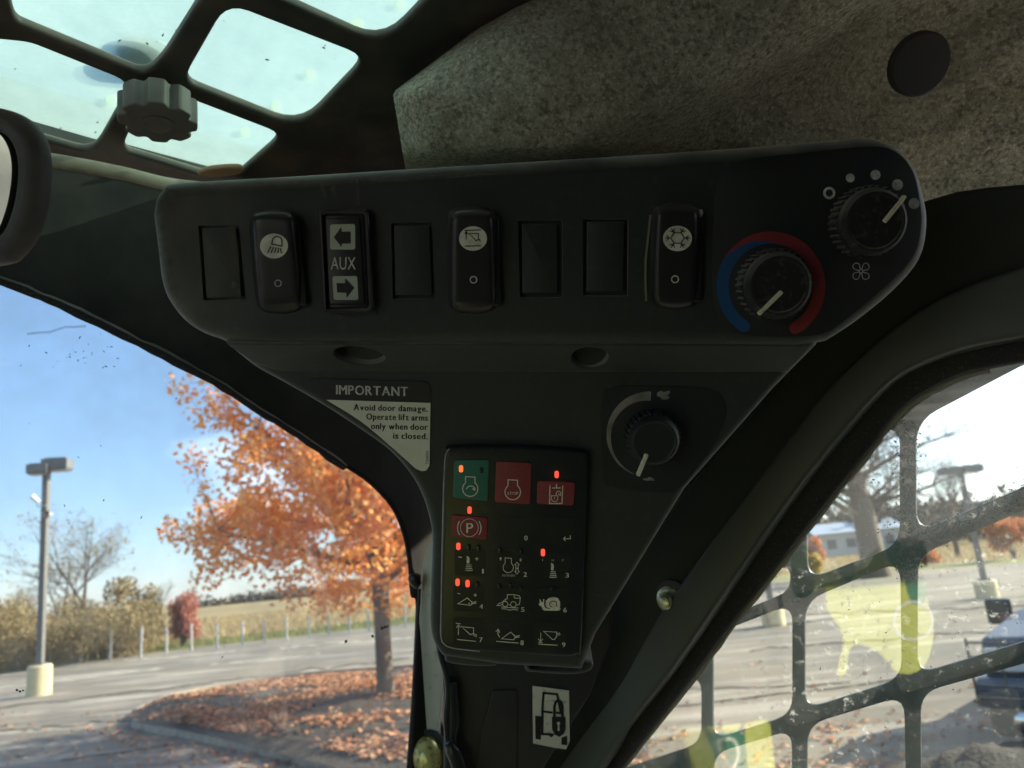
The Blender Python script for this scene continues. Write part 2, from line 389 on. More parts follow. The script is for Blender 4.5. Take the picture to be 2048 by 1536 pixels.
# ================================================================== CAB PLANES
FD = Vector((math.sin(R(-42)), math.cos(R(-42)), 0)); RD = Vector((math.cos(R(-42)), -math.sin(R(-42)), 0)); ZZ = Vector((0, 0, 1))
HROOF = .36
PF = Plane(CO + FD * .65, RD, ZZ)                                   # front wall of the cab
PR = Plane(CO + ZZ * HROOF, RD, -FD)                                # roof, facing down
_k = 1.12
PS = Plane(cw(_k, 0, 0) , CR @ Vector((.822, 0, .569)), CR @ Vector((0, 1, 0)))   # right hand side glass
c8, s8 = math.cos(R(8.7)), math.sin(R(8.7))
PU = camplane(1024, 520, .42, (1, 0, 0), (0, c8, s8))               # switch fascia
PL = camplane(1024, 748, .447, (1, 0, 0), (0, math.cos(R(13)), math.sin(R(13))))   # lower fascia
a_, b_ = PU.pt(1024, 690, -.004), PL.pt(1024, 744, 0)
PM = Plane(b_, CR @ Vector((1, 0, 0)), a_ - b_)                      # sloped step between them
PP = camplane(1000, 1420, .62, (1, 0, -.1), (0, 1, .1))             # pillar trim at the bottom
# ------------------------------------------------------------------ cab shell
cab = thing('loader_cab', CO + Vector((-.1, .1, -1.3)), 'black steel loader cab shell around the windows and the switch console', 'cab')
def zpx(plane, pts): return [plane.uv(x, y) for x, y in pts]
win = smooth([(-700, 390), (-300, 466), (0, 562), (100, 600), (200, 646), (330, 711), (430, 764), (520, 822), (600, 872), (690, 934)], 5, False) + \
      smooth([(700, 937), (742, 966), (785, 1012), (808, 1062), (820, 1120), (826, 1190), (836, 1200), (835, 1260), (828, 1400), (819, 1536), (806, 1750), (790, 2100)], 4, False) + [(-900, 2300)]
front_out = [(-1.25, -1.25), (.66, -1.25), (.66, .335)]
# top edge follows the dusty ledge
top = [PF.uv(x, y, .03) for x, y in smooth([(-700, 215), (-250, 262), (0, 300), (120, 316), (240, 338), (345, 362), (470, 372), (700, 385)], 5, False)]
top = [(-1.25, top[0][1] + .02)] + top
plate_uv('front_header', PF, [front_out + top[::-1], [PF.uv(x, y, .03) for x, y in win[:-1]] + [(.38, -1.15), (-.74, -1.15), (-.74, .25), (-.45, .27)]], .0235, .03, m_header, cab, bev=.003, res=5)
mb = MB(); mb.tube([PF.pt(x, y + 13, .026) for x, y in smooth([(-700, 215), (-250, 262), (0, 300), (120, 316), (240, 338), (345, 362), (470, 372)], 5, False)], .0075, 12)
mb.build('header_ledge', mat('dust_covered_ledge', (.30, .27, .19), .9, var=[(40, (.16, .14, .10), .7), (8, (.42, .38, .28), .6)], bump=(300, .3, .001)), cab)
# rubber trim along the front opening
mb = MB(); pts = [PF.pt(x, y, .028) for x, y in win[20:]]
tr_ = [PF.pt(x + random.uniform(-1, 1), y + random.uniform(-1, 1), .03) for x, y in win[:46]]
mb.tube(tr_, [.0035 + random.uniform(-.0006, .0009) for _ in tr_], 8); mb.build('window_trim', m_rubber, cab)
# pale painted door frame strip down the right edge of the front window
strip = [(866, 1075), (852, 1100), (846, 1130), (842, 1190), (836, 1260), (829, 1400), (818, 1536), (804, 1720), (895, 1720), (880, 1536), (879, 1440), (884, 1400), (900, 1300), (900, 1075)]
PT = Plane(PF.pt(848, 1300, .031), RD * .6 - FD * .8, ZZ)
plate('door_frame_strip', PT, strip, -.002, .001, m_paint, cab, bev=.001)
mb = MB(); mb.tube([PF.pt(x, y, .024) for x, y in win[46:78]], .0007, 6); mb.build('glass_edge_line', m_rim, cab)
latch = smooth([(827, 1149), (838, 1145), (847, 1149), (846, 1166), (841, 1178), (832, 1170), (826, 1160)], 4)
plate('glass_clip', PF, latch, .03, .042, m_rubgloss, cab, bev=.006, res=4)
mb = MB()
mb.tube([PF.pt(x, y, .036) for x, y in [(839, 1178), (834, 1260), (827, 1390), (816, 1536), (804, 1700)]], .0014, 8)
mb.build('door_seal', m_rubber, cab)
bl = thing('frame_bolt', PF.pt(857, 1512, .045), 'yellow zinc dome bolt on the pale strip at the bottom edge', 'bolt')
for rr, w0, w1 in ((.021, .042, .045),):
    pass
prof = [(.0165, .0), (.0165, .002), (.0155, .006), (.0125, .0105), (.008, .0135), (.003, .0147)]
def lathe(profile, n=28, sx=1, sy=1):
    V = []; Fc = []
    for r_, h in profile:
        for k in range(n): V.append((r_ * sx * math.cos(2 * math.pi * k / n), r_ * sy * math.sin(2 * math.pi * k / n), h))
    for i in range(len(profile) - 1):
        for k in range(n): Fc.append((i * n + k, i * n + (k + 1) % n, (i + 1) * n + (k + 1) % n, (i + 1) * n + k))
    Fc.append(tuple((len(profile) - 1) * n + k for k in range(n))); return V, Fc
def lathe_obj(name, plane, px, py, w, profile, m, parent, n=28, sx=1, sy=1):
    u, v = plane.uv(px, py, w); V, Fc = lathe(profile, n, sx, sy)
    return mesh_from(name, V, Fc, m, parent, plane.M @ Matrix.Translation((u, v, w)), True, 35)
lathe_obj('bolt_head', PT, 856, 1512, .003, prof, m_brass, bl, sx=.8)
lathe_obj('washer', PT, 859, 1511, .002, [(.021, 0), (.021, .0012)], m_ink, bl, sx=.85)
# front door glass
door = thing('front_door', PF.pt(300, 1500, 0) - ZZ * .3, 'clear front door glass with dried bug marks, left of the console', 'door glass')
gl_front = glass('door_glass', (.955, .96, .93), .9, .36, (.66, .65, .60), 35, .35, .8, .025, big=(2.5, .3, .7))
plate_uv('glass_pane', PF, [[(-1.2, -1.2), (.6, -1.2), (.6, .25), (-1.2, .25)]], -.012, -.008, gl_front, door)
m_bug = mat('dried_bug_marks', (.05, .045, .035), .8)
m_mark = mat('dried_mud_smear', (.30, .27, .27), .8)
_t2 = m_mark.node_tree; _o2 = [n for n in _t2.nodes if n.type == 'OUTPUT_MATERIAL'][0]; _p2 = [n for n in _t2.nodes if n.type == 'BSDF_PRINCIPLED'][0]; _x2 = nn(_t2, 'ShaderNodeMixShader'); _x2.inputs[0].default_value = .32; _tt = nn(_t2, 'ShaderNodeBsdfTransparent'); _t2.links.new(_tt.outputs[0], _x2.inputs[1]); _t2.links.new(_p2.outputs[0], _x2.inputs[2]); _t2.links.new(_x2.outputs[0], _o2.inputs[0])
def marks(name, plane, centers, w, m, parent, smin, smax, elong=2.5):
    V, Fc = [], []
    for cx, cy in centers:
        a = random.uniform(0, 6.28); s = random.uniform(smin, smax); e = random.uniform(1, elong); b = len(V); n = 7
        for k in range(n):
            r_ = s * random.uniform(.5, 1); th = 6.28 * k / n
            x, y = r_ * e * math.cos(th), r_ * math.sin(th)
            qx, qy = cx + x * math.cos(a) - y * math.sin(a), cy + x * math.sin(a) + y * math.cos(a)
            V.append((*plane.uv(qx, qy, w), w))
        Fc.append(tuple(range(b, b + n))[::-1])
    return mesh_from(name, V, Fc, m, parent, plane.M)
cs = [(random.gauss(160, 60), random.gauss(700, 22)) for _ in range(45)] + [(random.uniform(0, 800), random.uniform(640, 1500)) for _ in range(45)]
o = marks('bug_specks', PF, cs, -.0075, m_bug, door, .5, 1.5, 4); tag(o, kind='stuff')
o = marks('bug_splats', PF, [(40, 1383), (34, 1380), (46, 1381), (745, 1272), (770, 1254), (776, 1252), (764, 1256), (692, 1283)], -.0075, m_bug, door, 2.2, 4.5, 1.8)
ribbon('mud_smear', PF, [[(54, 668), (80, 665), (100, 664), (118, 658), (130, 654), (150, 654), (172, 652)]], 5, -.0074, m_mark, door)
# roof screen ----------------------------------------------------------------
rs = thing('roof_screen', PR.pt(300, 200), 'dusty black steel roof screen with rounded openings above the console', 'roof screen')
H1 = rnd([(-10, -100), (22, 10), (30, 46), (290, 152), (325, 118), (470, -110)], [10, 30, 26, 40, 40, 20])
H2 = rnd([(365, 166), (455, 10), (735, 118), (600, 258)], [34, 44, 44, 54])
H3 = rnd([(520, -18), (600, 18), (765, 92), (900, -48), (960, -160), (720, -200)], [20, 0, 60, 10, 10, 10])
H4 = rnd([(-60, 76), (60, 88), (265, 170), (185, 310), (-60, 240)], [10, 20, 40, 34, 10])
H5 = rnd([(243, 303), (300, 170), (568, 272), (478, 350), (400, 350)], [24, 40, 36, 4, 4])
H1b = rnd([(-420, 20), (-60, 20), (-8, 40), (-30, -150), (-400, -150)], 20)
plate_uv('screen_plate', PR, [[(-.9, -.676), (.95, -.676), (.95, .30), (-.9, .30)]] + [[PR.uv(x, y, .008) for x, y in h] for h in (H1, H2, H3, H4, H5)], 0, .008, m_roofs, rs, bev=.003, res=3)
# frame behind the screen and tinted roof panel
rw = thing('roof_window', PR.pt(300, 200, -.03), 'green tinted weathered roof panel above the roof screen', 'roof window')
m_roofglass = glass('roof_panel_glass', (.66, .80, .75), .5, .3, (.60, .71, .66), 30, .3, .75, .35, big=(4, .2, .8), trl=.85)
plate_uv('roof_panel', PR, [[(-.95, -.700), (.75, -.700), (.75, .30), (-.95, .30)]], -.034, -.03, m_roofglass, rw)
fr_ = MB(); fr_.box((0, .702, HROOF + .01), (2.4, .012, .13)); fr_.build('front_fascia', m_header, rw, Matrix.Translation(CO) @ Matrix((RD, FD, ZZ)).transposed().to_4x4(), sm=False)
p0, p1 = PR.uv(120, 270, -.0)[1], PR.uv(120, 270, -.0)[1]
e0 = [PR.pt(x, y, -.029) for x, y in [(-500, 148), (50, 238), (190, 278), (258, 290), (410, 331), (490, 352), (900, 450)]]
V = []; Fc = []
for p in e0:
    V += [p, p + FD * .05, p + FD * .05 + ZZ * -.028, p + ZZ * -.028 + FD * .0]
for i in range(len(e0) - 1):
    for k in range(4): a, b = 4 * i + k, 4 * i + (k + 1) % 4; Fc.append((a, b, b + 4, a + 4))
mesh_from('roof_frame_edge', V, Fc, m_steel, rw)
m_spot = mat('bird_lime_spot', (.88, .90, .62), .8, trans=.85)
sp = []
for x, y, r_ in [(713, 48, 15), (552, 212, 11), (620, 146, 10), (490, 262, 10), (222, 198, 12), (612, 14, 8), (800, 8, 10)]:
    sp.append([(x + (q[0] - x) * random.uniform(.85, 1.1), y + (q[1] - y) * .75) for q in circ(x, y, r_, 14)])
fill('lime_spots', PR, sp, -.0345, m_spot, rw)
m_dot = mat('roof_debris', (.10, .11, .09), .8)
o = marks('leaf_debris', PR, [(random.uniform(20, 800), random.uniform(0, 330)) for _ in range(26)] + [(648, 96), (650, 91)], -.0284, m_dot, rw, 1, 2.4, 2.5); tag(o, kind='stuff')
lathe_obj('roof_fitting', PR, 303, 108, -.053, [(.013, 0), (.013, .01), (.009, .014), (.005, .014)], mat('green_fitting_plastic', (.02, .07, .05), .4), rw)
lathe_obj('fitting_base', PR, 292, 104, -.040, [(.020, 0), (.020, .002)], mat('blue_grey_gasket', (.12, .22, .26), .5), rw)
# tan foam bit sticking out at the corner of the screen
fo_ = MB(); o = plate('foam_scrap', PR, smooth([(395, 350), (415, 341), (450, 337), (480, 337), (486, 344), (470, 352), (420, 356)], 3), .009, .014, mat('tan_foam', (.34, .22, .13), .9, bump=(300, .5, .001)), None, bev=.002)
tag(o, 'tan foam scrap poking out at the front corner of the roof screen', 'foam scrap')
# hand knob under the roof
kn = thing('hand_knob', PR.pt(315, 170), 'lobed grey plastic hand knob hanging under the roof screen', 'knob')
lob = []
for k in range(112):
    th = 2 * math.pi * k / 112; rr = .0258 - .0040 * max(0, math.cos(th * 8 + .4)) ** 1.3
    lob.append((rr * math.cos(th), rr * math.sin(th)))
u0, v0 = PR.uv(316, 248, .036)
m_hand = mat('hand_knob_plastic', (.14, .135, .115), .6, bump=(900, .1, .0003), var=[(60, (.20, .18, .14), .5)])
plate_uv('lobed_grip', PR, [[(x + u0, y + v0) for x, y in lob]], .016, .036, m_hand, kn, bev=.0015, res=4)
def at_uv(plane, u, v, w): return plane.M @ Matrix.Translation((u, v, w))
V, Fc = lathe([(.010, 0), (.010, .016), (.013, .019)]); mesh_from('stud', V, Fc, m_steel, kn, at_uv(PR, u0, v0, .002), True, 35)
V, Fc = lathe([(.011, .0), (.011, .001), (.009, .0012), (.008, .0005)]); mesh_from('centre_cap', V, Fc, m_hand, kn, at_uv(PR, u0, v0, .0362), True, 35)
# dark inner roof lining right of the screen
mb = MB(); mb.V = [CO + RD * a + FD * b + ZZ * (HROOF + .012) for a, b in ((-.0, .30), (1.0, .30), (1.0, .80), (-.0, .80))]
# felt headliner ---------------------------------------------------------------
hl = thing('headliner', CO + CR @ Vector((.3, .25, -.5)), 'mottled grey felt headliner with a round black plug, above the console', 'headliner')
m_felt = mat('grey_felt', (.52, .51, .39), .95, spec=.1, bump=[(60, .3, .003), (420, .8, .0015)],
             var=[(70, (.20, .19, .15), .45, .42, .66), (330, (.80, .79, .64), .8, .48, .64), (260, (.14, .135, .11), .75, .50, .66), (700, (.04, .04, .03), .6, .55, .68), (8, (.26, .24, .17), .5)])
PH = camplane(1400, 200, .50, (1, 0, -.12), (0, math.cos(R(30)), math.sin(R(30))))
NX, NY = 110, 60
V = []; Fc = []
def felt_left(y):     # left border in pixels
    if y < 185: return 785 + (185 - y) * 1.32 - 0.0
    return 785 + (y - 185) * .17
for j in range(NY + 1):
    y = -140 + (j / NY) * (620)
    for i in range(NX + 1):
        s = i / NX; xl = felt_left(y); x = xl + (2140 + max(0, 260 - y) * 1.6 - xl) * s ** 1.15
        w = 0.0
        # rounded left edge rolling back
        dl = (x - xl) / 60.0
        w -= .020 * max(0, 1 - dl) ** 2
        w -= .060 * max(0, 1 - (x - xl) / 620.0) ** 2
        # rounded lower edge
        db = (332 + (x - 830) * -.02 - y) / 40
        if x < 1500: w -= .03 * max(0, 1 - db) ** 2 if db > -1 else .12
        # crease and hollow on the right
        cx = 1500 + (160 - y) * 1.7
        d = (x - cx)
        w -= .065 * (1 / (1 + math.exp(-d / 38))) * (1 / (1 + math.exp((x - 2150) / 90)))
        w += .004 * noise.noise(Vector((x / 160, y / 120, 0))) + .002 * noise.noise(Vector((x / 50, y / 50, 3)))
        V.append((*PH.uv(x, y, w), w))
for j in range(NY):
    for i in range(NX):
        a = j * (NX + 1) + i; Fc.append((a, a + NX + 1, a + NX + 2, a + 1))
fe = mesh_from('felt_panel', V, Fc, m_felt, hl, PH.M, True)
for p_, nm in ((fe, ''),):
    sm = p_.modifiers.new('solid', 'SOLIDIFY'); sm.thickness = .012; sm.offset = -1
lathe_obj('round_plug', PH, 1834, 127, -.030, [(.0205, 0), (.0205, .004), (.019, .006), (.010, .0065)], mat('headliner_plug', (.045, .047, .045), .8), hl)
# ------------------------------------------------------------------ console
con = thing('switch_console', PU.pt(1024, 700, -.1), 'black moulded corner console with rocker switches and round dials', 'console')
up = smooth([(300, 398), (316, 376), (350, 363), (600, 348), (900, 329), (1200, 311), (1500, 291), (1700, 274)], 4, False)[:-1] + \
     smooth([(1700, 274), (1750, 271), (1800, 288), (1840, 330), (1860, 390), (1867, 450), (1851, 520), (1795, 586), (1716, 650), (1650, 692)], 4, False)[:-1] + \
     smooth([(1600, 697), (1100, 692), (520, 690), (430, 680), (370, 652), (330, 606), (313, 562), (305, 500), (297, 440), (296, 425)], 4, False)
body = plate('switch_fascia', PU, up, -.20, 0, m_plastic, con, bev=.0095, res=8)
Z3 = zf(3.303, 280, 330); Z4 = zf(3.413, 860, 330); Z5 = zf(3.16, 1400, 250)
blanks = [((396, 451), (478, 450), (492, 600), (407, 601), (403.5, 457), (471, 456.5), (482, 593), (413, 596)),
          ((782, 446), (864, 443.5), (870, 598), (785, 598), (788, 452), (858, 452), (863, 590), (791, 590)),
          ((1036, 441), (1125, 440), (1126, 595), (1040, 595), (1044, 448), (1114, 447), (1115, 585), (1045, 586)),
          ((1166, 438), (1257, 438), (1256, 592), (1166, 592), (1175, 444), (1248, 444), (1246, 582), (1174, 583))]
def cut(ob, cutters):
    COL2 = bpy.context.view_layer
    for c_ in cutters:
        md = ob.modifiers.new('b', 'BOOLEAN'); md.operation = 'DIFFERENCE'; md.solver = 'EXACT'; md.object = c_
    COL2.update(); dg = bpy.context.evaluated_depsgraph_get()
    me = bpy.data.meshes.new_from_object(ob.evaluated_get(dg)); ob.modifiers.clear(); ob.data = me
    for c_ in cutters: bpy.data.objects.remove(c_)
cuts = [plate('cutter', PU, rnd(b[:4], 3), -.0035, .02, None, wmap=0) for b in blanks]
cut(body, cuts)
for f in body.data.polygons: f.use_smooth = abs(f.normal.z) < .9995
body.data.set_sharp_from_angle(angle=R(35))
for b in blanks:
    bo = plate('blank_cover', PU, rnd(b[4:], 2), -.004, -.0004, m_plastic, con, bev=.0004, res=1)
# dust runs and scuffs lying on the plastic
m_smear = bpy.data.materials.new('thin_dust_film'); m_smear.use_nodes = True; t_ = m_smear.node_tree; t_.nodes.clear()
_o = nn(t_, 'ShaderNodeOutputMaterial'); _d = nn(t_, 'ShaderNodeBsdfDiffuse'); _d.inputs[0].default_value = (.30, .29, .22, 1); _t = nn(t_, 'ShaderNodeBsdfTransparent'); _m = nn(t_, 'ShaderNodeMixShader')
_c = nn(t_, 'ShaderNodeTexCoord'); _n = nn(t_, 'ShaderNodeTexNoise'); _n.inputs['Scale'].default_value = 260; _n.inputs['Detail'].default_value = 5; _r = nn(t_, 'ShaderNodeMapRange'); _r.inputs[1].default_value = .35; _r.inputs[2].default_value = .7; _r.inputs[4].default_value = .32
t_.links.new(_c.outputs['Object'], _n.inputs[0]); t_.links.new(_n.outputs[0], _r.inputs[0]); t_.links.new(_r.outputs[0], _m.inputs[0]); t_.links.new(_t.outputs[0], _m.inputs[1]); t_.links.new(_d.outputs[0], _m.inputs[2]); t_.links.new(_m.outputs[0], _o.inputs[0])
o = ribbon('dust_runs', PU, [[(441, 378), (443, 410), (449, 438)], [(664, 366), (670, 390), (676, 415)], [(714, 362), (716, 390), (715, 414)], [(640, 368), (650, 385), (655, 395)], [(452, 604), (470, 650), (480, 668)]], 9, .0003, m_smear, con); o['kind'] = 'stuff'
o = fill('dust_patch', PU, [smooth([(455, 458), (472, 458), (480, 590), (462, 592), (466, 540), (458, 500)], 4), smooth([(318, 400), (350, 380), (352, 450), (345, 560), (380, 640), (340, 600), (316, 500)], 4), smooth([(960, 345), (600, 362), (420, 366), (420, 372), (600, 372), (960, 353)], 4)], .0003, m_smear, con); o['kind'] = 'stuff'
rsc = random.Random(4); sc_ = []
for _ in range(60):
    x, y = rsc.choice([(rsc.gauss(1130, 130), rsc.gauss(700, 10)), (rsc.gauss(1000, 250), rsc.gauss(640, 40)), (rsc.uniform(420, 1640), rsc.uniform(370, 680)), (rsc.gauss(820, 60), rsc.gauss(716, 12))])
    a = rsc.gauss(0, .3); l = rsc.uniform(6, 30); sc_.append([(x, y), (x + l * math.cos(a), y + l * math.sin(a))])
o = ribbon('fine_scratches', PU, sc_, 1.3, .0004, m_smear, con); o['kind'] = 'stuff'
# rocker switches
def rocker(cx, cy, wt, wb, h, lean, press=.004, curve_=8):
    """top-left style barrel rocker; returns height function and part"""
    top, bot = cy - h / 2, cy + h / 2
    def edge(t, s):       # t 0 top .. 1 bottom
        hw = (wt + (wb - wt) * t) / 2 * (1 + .045 * math.sin(math.pi * t)) * (1 - .10 * abs(2 * t - 1) ** 9)
        arch = curve_ * (1 - s * s)
        y = top + h * t - (arch if t < .5 else -arch) * abs(2 * t - 1) ** 3 + (0 if t < .5 else 0)
        return cx + lean * (t - .5) + s * hw, y
    def hh(t, s):
        base = .0085 + press * (1 - 2 * t)
        return base * (1 - abs(2 * t - 1) ** 16) * (1 - .55 * abs(s) ** 9) - .002 * max(0, abs(s) - .78) / .22
    V = []; Fc = []; nx, ny = 22, 26
    for j in range(ny + 1):
        t = .5 - .5 * math.cos(math.pi * j / ny)
        for i in range(nx + 1):
            s = math.sin(math.pi / 2 * (2 * i / nx - 1)); x, y = edge(t, s); w = hh(t, s)
            V.append((*PU.uv(x, y, w), w))
    for j in range(ny):
        for i in range(nx):
            a = j * (nx + 1) + i; Fc.append((a, a + nx + 1, a + nx + 2, a + 1))
    # skirt down into the fascia
    loop = [i for i in range(nx + 1)] + [j * (nx + 1) + nx for j in range(1, ny + 1)] + [ny * (nx + 1) + i for i in range(nx - 1, -1, -1)] + [j * (nx + 1) for j in range(ny - 1, 0, -1)]
    b = len(V); V += [(V[i][0], V[i][1], -.002) for i in loop]; n = len(loop)
    for k in range(n): Fc.append((loop[k], loop[(k + 1) % n], b + (k + 1) % n, b + k))
    o = mesh_from('rocker_switch', V, Fc, m_switch, con, PU.M, True, 50)
    def wfun(x, y):
        t = min(1, max(0, (y - top) / h)); return (.0085 + press * (1 - 2 * t)) + .0004
    bz = plate('switch_bezel', PU, rnd([(cx - wt / 2 + 6 - lean / 2, top + 12), (cx + wt / 2 + 6 - lean / 2, top + 12), (cx + wb / 2 + 7 + lean / 2, bot - 8), (cx - wb / 2 + 6 + lean / 2, bot - 8)], 8), -.001, .0035, m_switch, o, bev=.001, res=2)
    return o, wfun
ss = [rocker(553, 522, 96, 94, 196, 16), rocker(945, 520, 96, 98, 200, 3), rocker(1352, 512, 96, 94, 200, -4)]
ss[0][0]['label'] = 'light switch with lamp symbol'; ss[1][0]['label'] = 'switch with bucket symbol'; ss[2][0]['label'] = 'switch with snowflake symbol'
P1 = Z3; swA, wA = ss[0]; swB, wB = ss[1]; swC, wC = ss[2]
def up_(w, d): return lambda x, y: w(x, y) + d
fill('symbol_disc', PU, [circ(548, 492, 28, 32, 25)], wA, m_white, swA)
def arc(cx, cy, r, a0, a1, n=14, ry=None):
    ry = r if ry is None else ry
    return [(cx + r * math.cos(R(a0 + (a1 - a0) * k / n)), cy - ry * math.sin(R(a0 + (a1 - a0) * k / n))) for k in range(n + 1)]
ribbon('symbol_lines', PU, [['c'] + Z3((870, 522), (876, 490), (890, 475), (910, 472), (930, 482), (938, 500), (937, 536)),
    Z3((866, 536), (842, 580)), Z3((882, 542), (866, 580)), Z3((898, 544), (890, 580)), Z3((914, 546), (912, 582)), Z3((928, 550), (934, 584))], 2.4, up_(wA, .00015), m_ink, swA)
ribbon('off_ring', PU, [['c'] + circ(556, 566.5, 6.4, 24)], 1.6, wA, m_grey, swA)
fill('symbol_disc', PU, [circ(946, 477, 28, 32, 24.5)], wB, m_white, swB)
ribbon('symbol_lines', PU, [Z4((235, 447), (348, 443)), Z4((236, 554), (346, 551)), Z4((247, 508), (247, 458)), Z4((238, 470), (247, 455), (257, 470)),
    ['c'] + Z4((266, 468), (330, 468), (330, 508), (316, 518)), Z4((330, 505), (345, 522)), Z4((322, 512), (342, 508))], 2.1, up_(wB, .00015), m_ink, swB)
ribbon('off_ring', PU, [['c'] + circ(947, 559.5, 6.6, 24)], 2.0, wB, m_grey, swB)
fill('symbol_disc', PU, [circ(1355, 477, 29, 32, 25.5)], wC, m_white, swC)
fl = []
for k in range(6):
    a = R(60 * k); ca, sa = math.cos(a), math.sin(a)
    def q(r_, o): return (1355 + (r_ * ca - o * sa) * 1.05, 476 - (r_ * sa + o * ca) * .92)
    fl.append([q(13, 0), q(24, 0)]); fl.append([q(21, -5.5), q(15.5, 0), q(21, 5.5)])
fl.append(['c'] + [(1355 + 13 * 1.05 * math.cos(R(60 * k)), 476 - 12 * math.sin(R(60 * k))) for k in range(6)])
ribbon('symbol_lines', PU, fl, 2.0, up_(wC, .00015), m_ink, swC)
ribbon('off_ring', PU, [['c'] + circ(1350, 558.5, 6.8, 24)], 2.2, wC, m_grey, swC)
fill('painted_glint', PU, [Z4((1818, 305), (1858, 303), (1866, 330), (1835, 380))], .0042, m_white, con)  # sun glint beside the snowflake switch, painted as a pale sliver
ribbon('dusty_edge', PU, [Z4((1505, 340), (1490, 480), (1472, 640), (1470, 780), (1476, 930))], 4.2, .0015, mat('pale_dust_line', (.22, .22, .15), .9), con)
# auxiliary switch
aux = plate('auxiliary_switch', PU, rnd([(634, 420), (737, 417), (748, 622), (645, 626)], 9), -.001, .006, m_switch, con, bev=.0018, res=3,
            holes=[rnd([(643, 429), (727, 428), (737, 617), (652, 619)], 9)])
aux['label'] = 'auxiliary rocker switch with two lit arrow squares'
plate('aux_rocker', PU, rnd([(642, 427), (728, 426), (738, 618), (651, 620)], 8), -.001, .0025, m_switch, aux, bev=.0012)
plate('aux_face', PU, rnd([(650, 436), (720, 435), (730, 608), (658, 610)], 6), .0025, .0034, m_switch, aux, bev=.0006)
m_whiteb = mat('pale_window_print', (.50, .55, .43), .6)
fill('arrow_window', PU, [rnd([(660, 449), (710, 448), (710.5, 499), (660, 499)], 5), rnd([(664.5, 552.5), (714.5, 552), (716.6, 600), (667.5, 600)], 5)], .0036, m_whiteb, aux)
fill('arrow_sign', PU, [Z3((1280, 478), (1330, 408), (1332, 440), (1392, 440), (1392, 518), (1334, 520), (1332, 542)),
                        Z3((1298, 780), (1355, 780), (1354, 748), (1415, 812), (1366, 878), (1362, 844), (1302, 842))], .0038, m_ink, aux)
text('aux_lettering', 'AUX', PU, 661.5, 539, 25, 50, .0, .0037, m_grey, aux, bold=.004)
# climate plate with scales
cp_out = smooth([(1425, 560), (1429, 400), (1446, 345), (1490, 319), (1600, 306), (1730, 293), (1785, 300), (1822, 335), (1838, 390), (1843, 450), (1828, 510), (1778, 566), (1706, 628), (1655, 664), (1600, 673), (1490, 670), (1448, 648), (1428, 610)], 4)
clim = plate('climate_plate', PU, cp_out, .0, .0007, m_plate, con, bev=.0002, res=1)
def band(name, cx, cy, f0, f1, a0, a1, w, m, parent, n=60, plane=PU, cap0=False, cap1=False):
    V = []; Fc = []
    for k in range(n + 1):
        a = a0 + (a1 - a0) * k / n
        for r_ in (f0(a), f1(a)):
            x, y = cx + r_ * math.cos(R(a)), cy - r_ * math.sin(R(a)); V.append((*plane.uv(x, y, w), w))
    for k in range(n): Fc.append((2 * k, 2 * k + 1, 2 * k + 3, 2 * k + 2) if a1 > a0 else (2 * k, 2 * k + 2, 2 * k + 3, 2 * k + 1))
    if cap1:
        a = a1; r_ = (f0(a) + f1(a)) / 2; q = abs(f1(a) - f0(a)) / 2; x, y = cx + r_ * math.cos(R(a)), cy - r_ * math.sin(R(a)); b = len(V)
        for px_, py_ in circ(x, y, q, 20): V.append((*plane.uv(px_, py_, w + 1e-5), w + 1e-5))
        Fc.append(tuple(range(b, b + 20))[::-1])
    return mesh_from(name, V, Fc, m, parent, plane.M)
lerp = lambda a, a0, v0, a1, v1: v0 + (v1 - v0) * min(1, max(0, (a - a0) / (a1 - a0)))
bnd = lambda a: lerp(a, 80, 85, 152, 109)
band('cold_scale', 1542, 572, lambda a: 84.5, lambda a: bnd(a), 80, 236, .0009, m_blue, clim, cap1=True)
band('hot_scale', 1542, 572, lambda a: bnd(a) if a > 80 else 85, lambda a: 109, 152, -60, .0010, m_red2, clim, cap1=True)
fan = [['c'] + circ(1658.5, 386, 9.8, 28)]
ribbon('off_ring', PU, fan, 5, .0010, m_grey, clim)
fill('fan_speed_dots', PU, [circ(1700.6, 356, 8.8, 24), circ(1751, 349.7, 10, 24), circ(1795, 369.5, 11, 24), circ(1828, 407, 11, 24)], .0010, m_grey, clim)
fn = []
for k in range(4):
    a = R(45 + 90 * k); ca, sa = math.cos(a), math.sin(a)
    pts = [(3.5, -1.6), (7, -4), (12, -7), (17, -6), (20, -1), (19, 4), (14, 6.5), (8, 4), (3.5, 1.6)]
    fn.append(smooth([(1722 + x * ca - y * sa, 542.5 - (x * sa + y * ca)) for x, y in pts], 3, False))
fn.append(['c'] + circ(1722, 542.5, 3.8, 16))
ribbon('fan_symbol', PU, fn, 1.5, .0010, m_grey, clim)
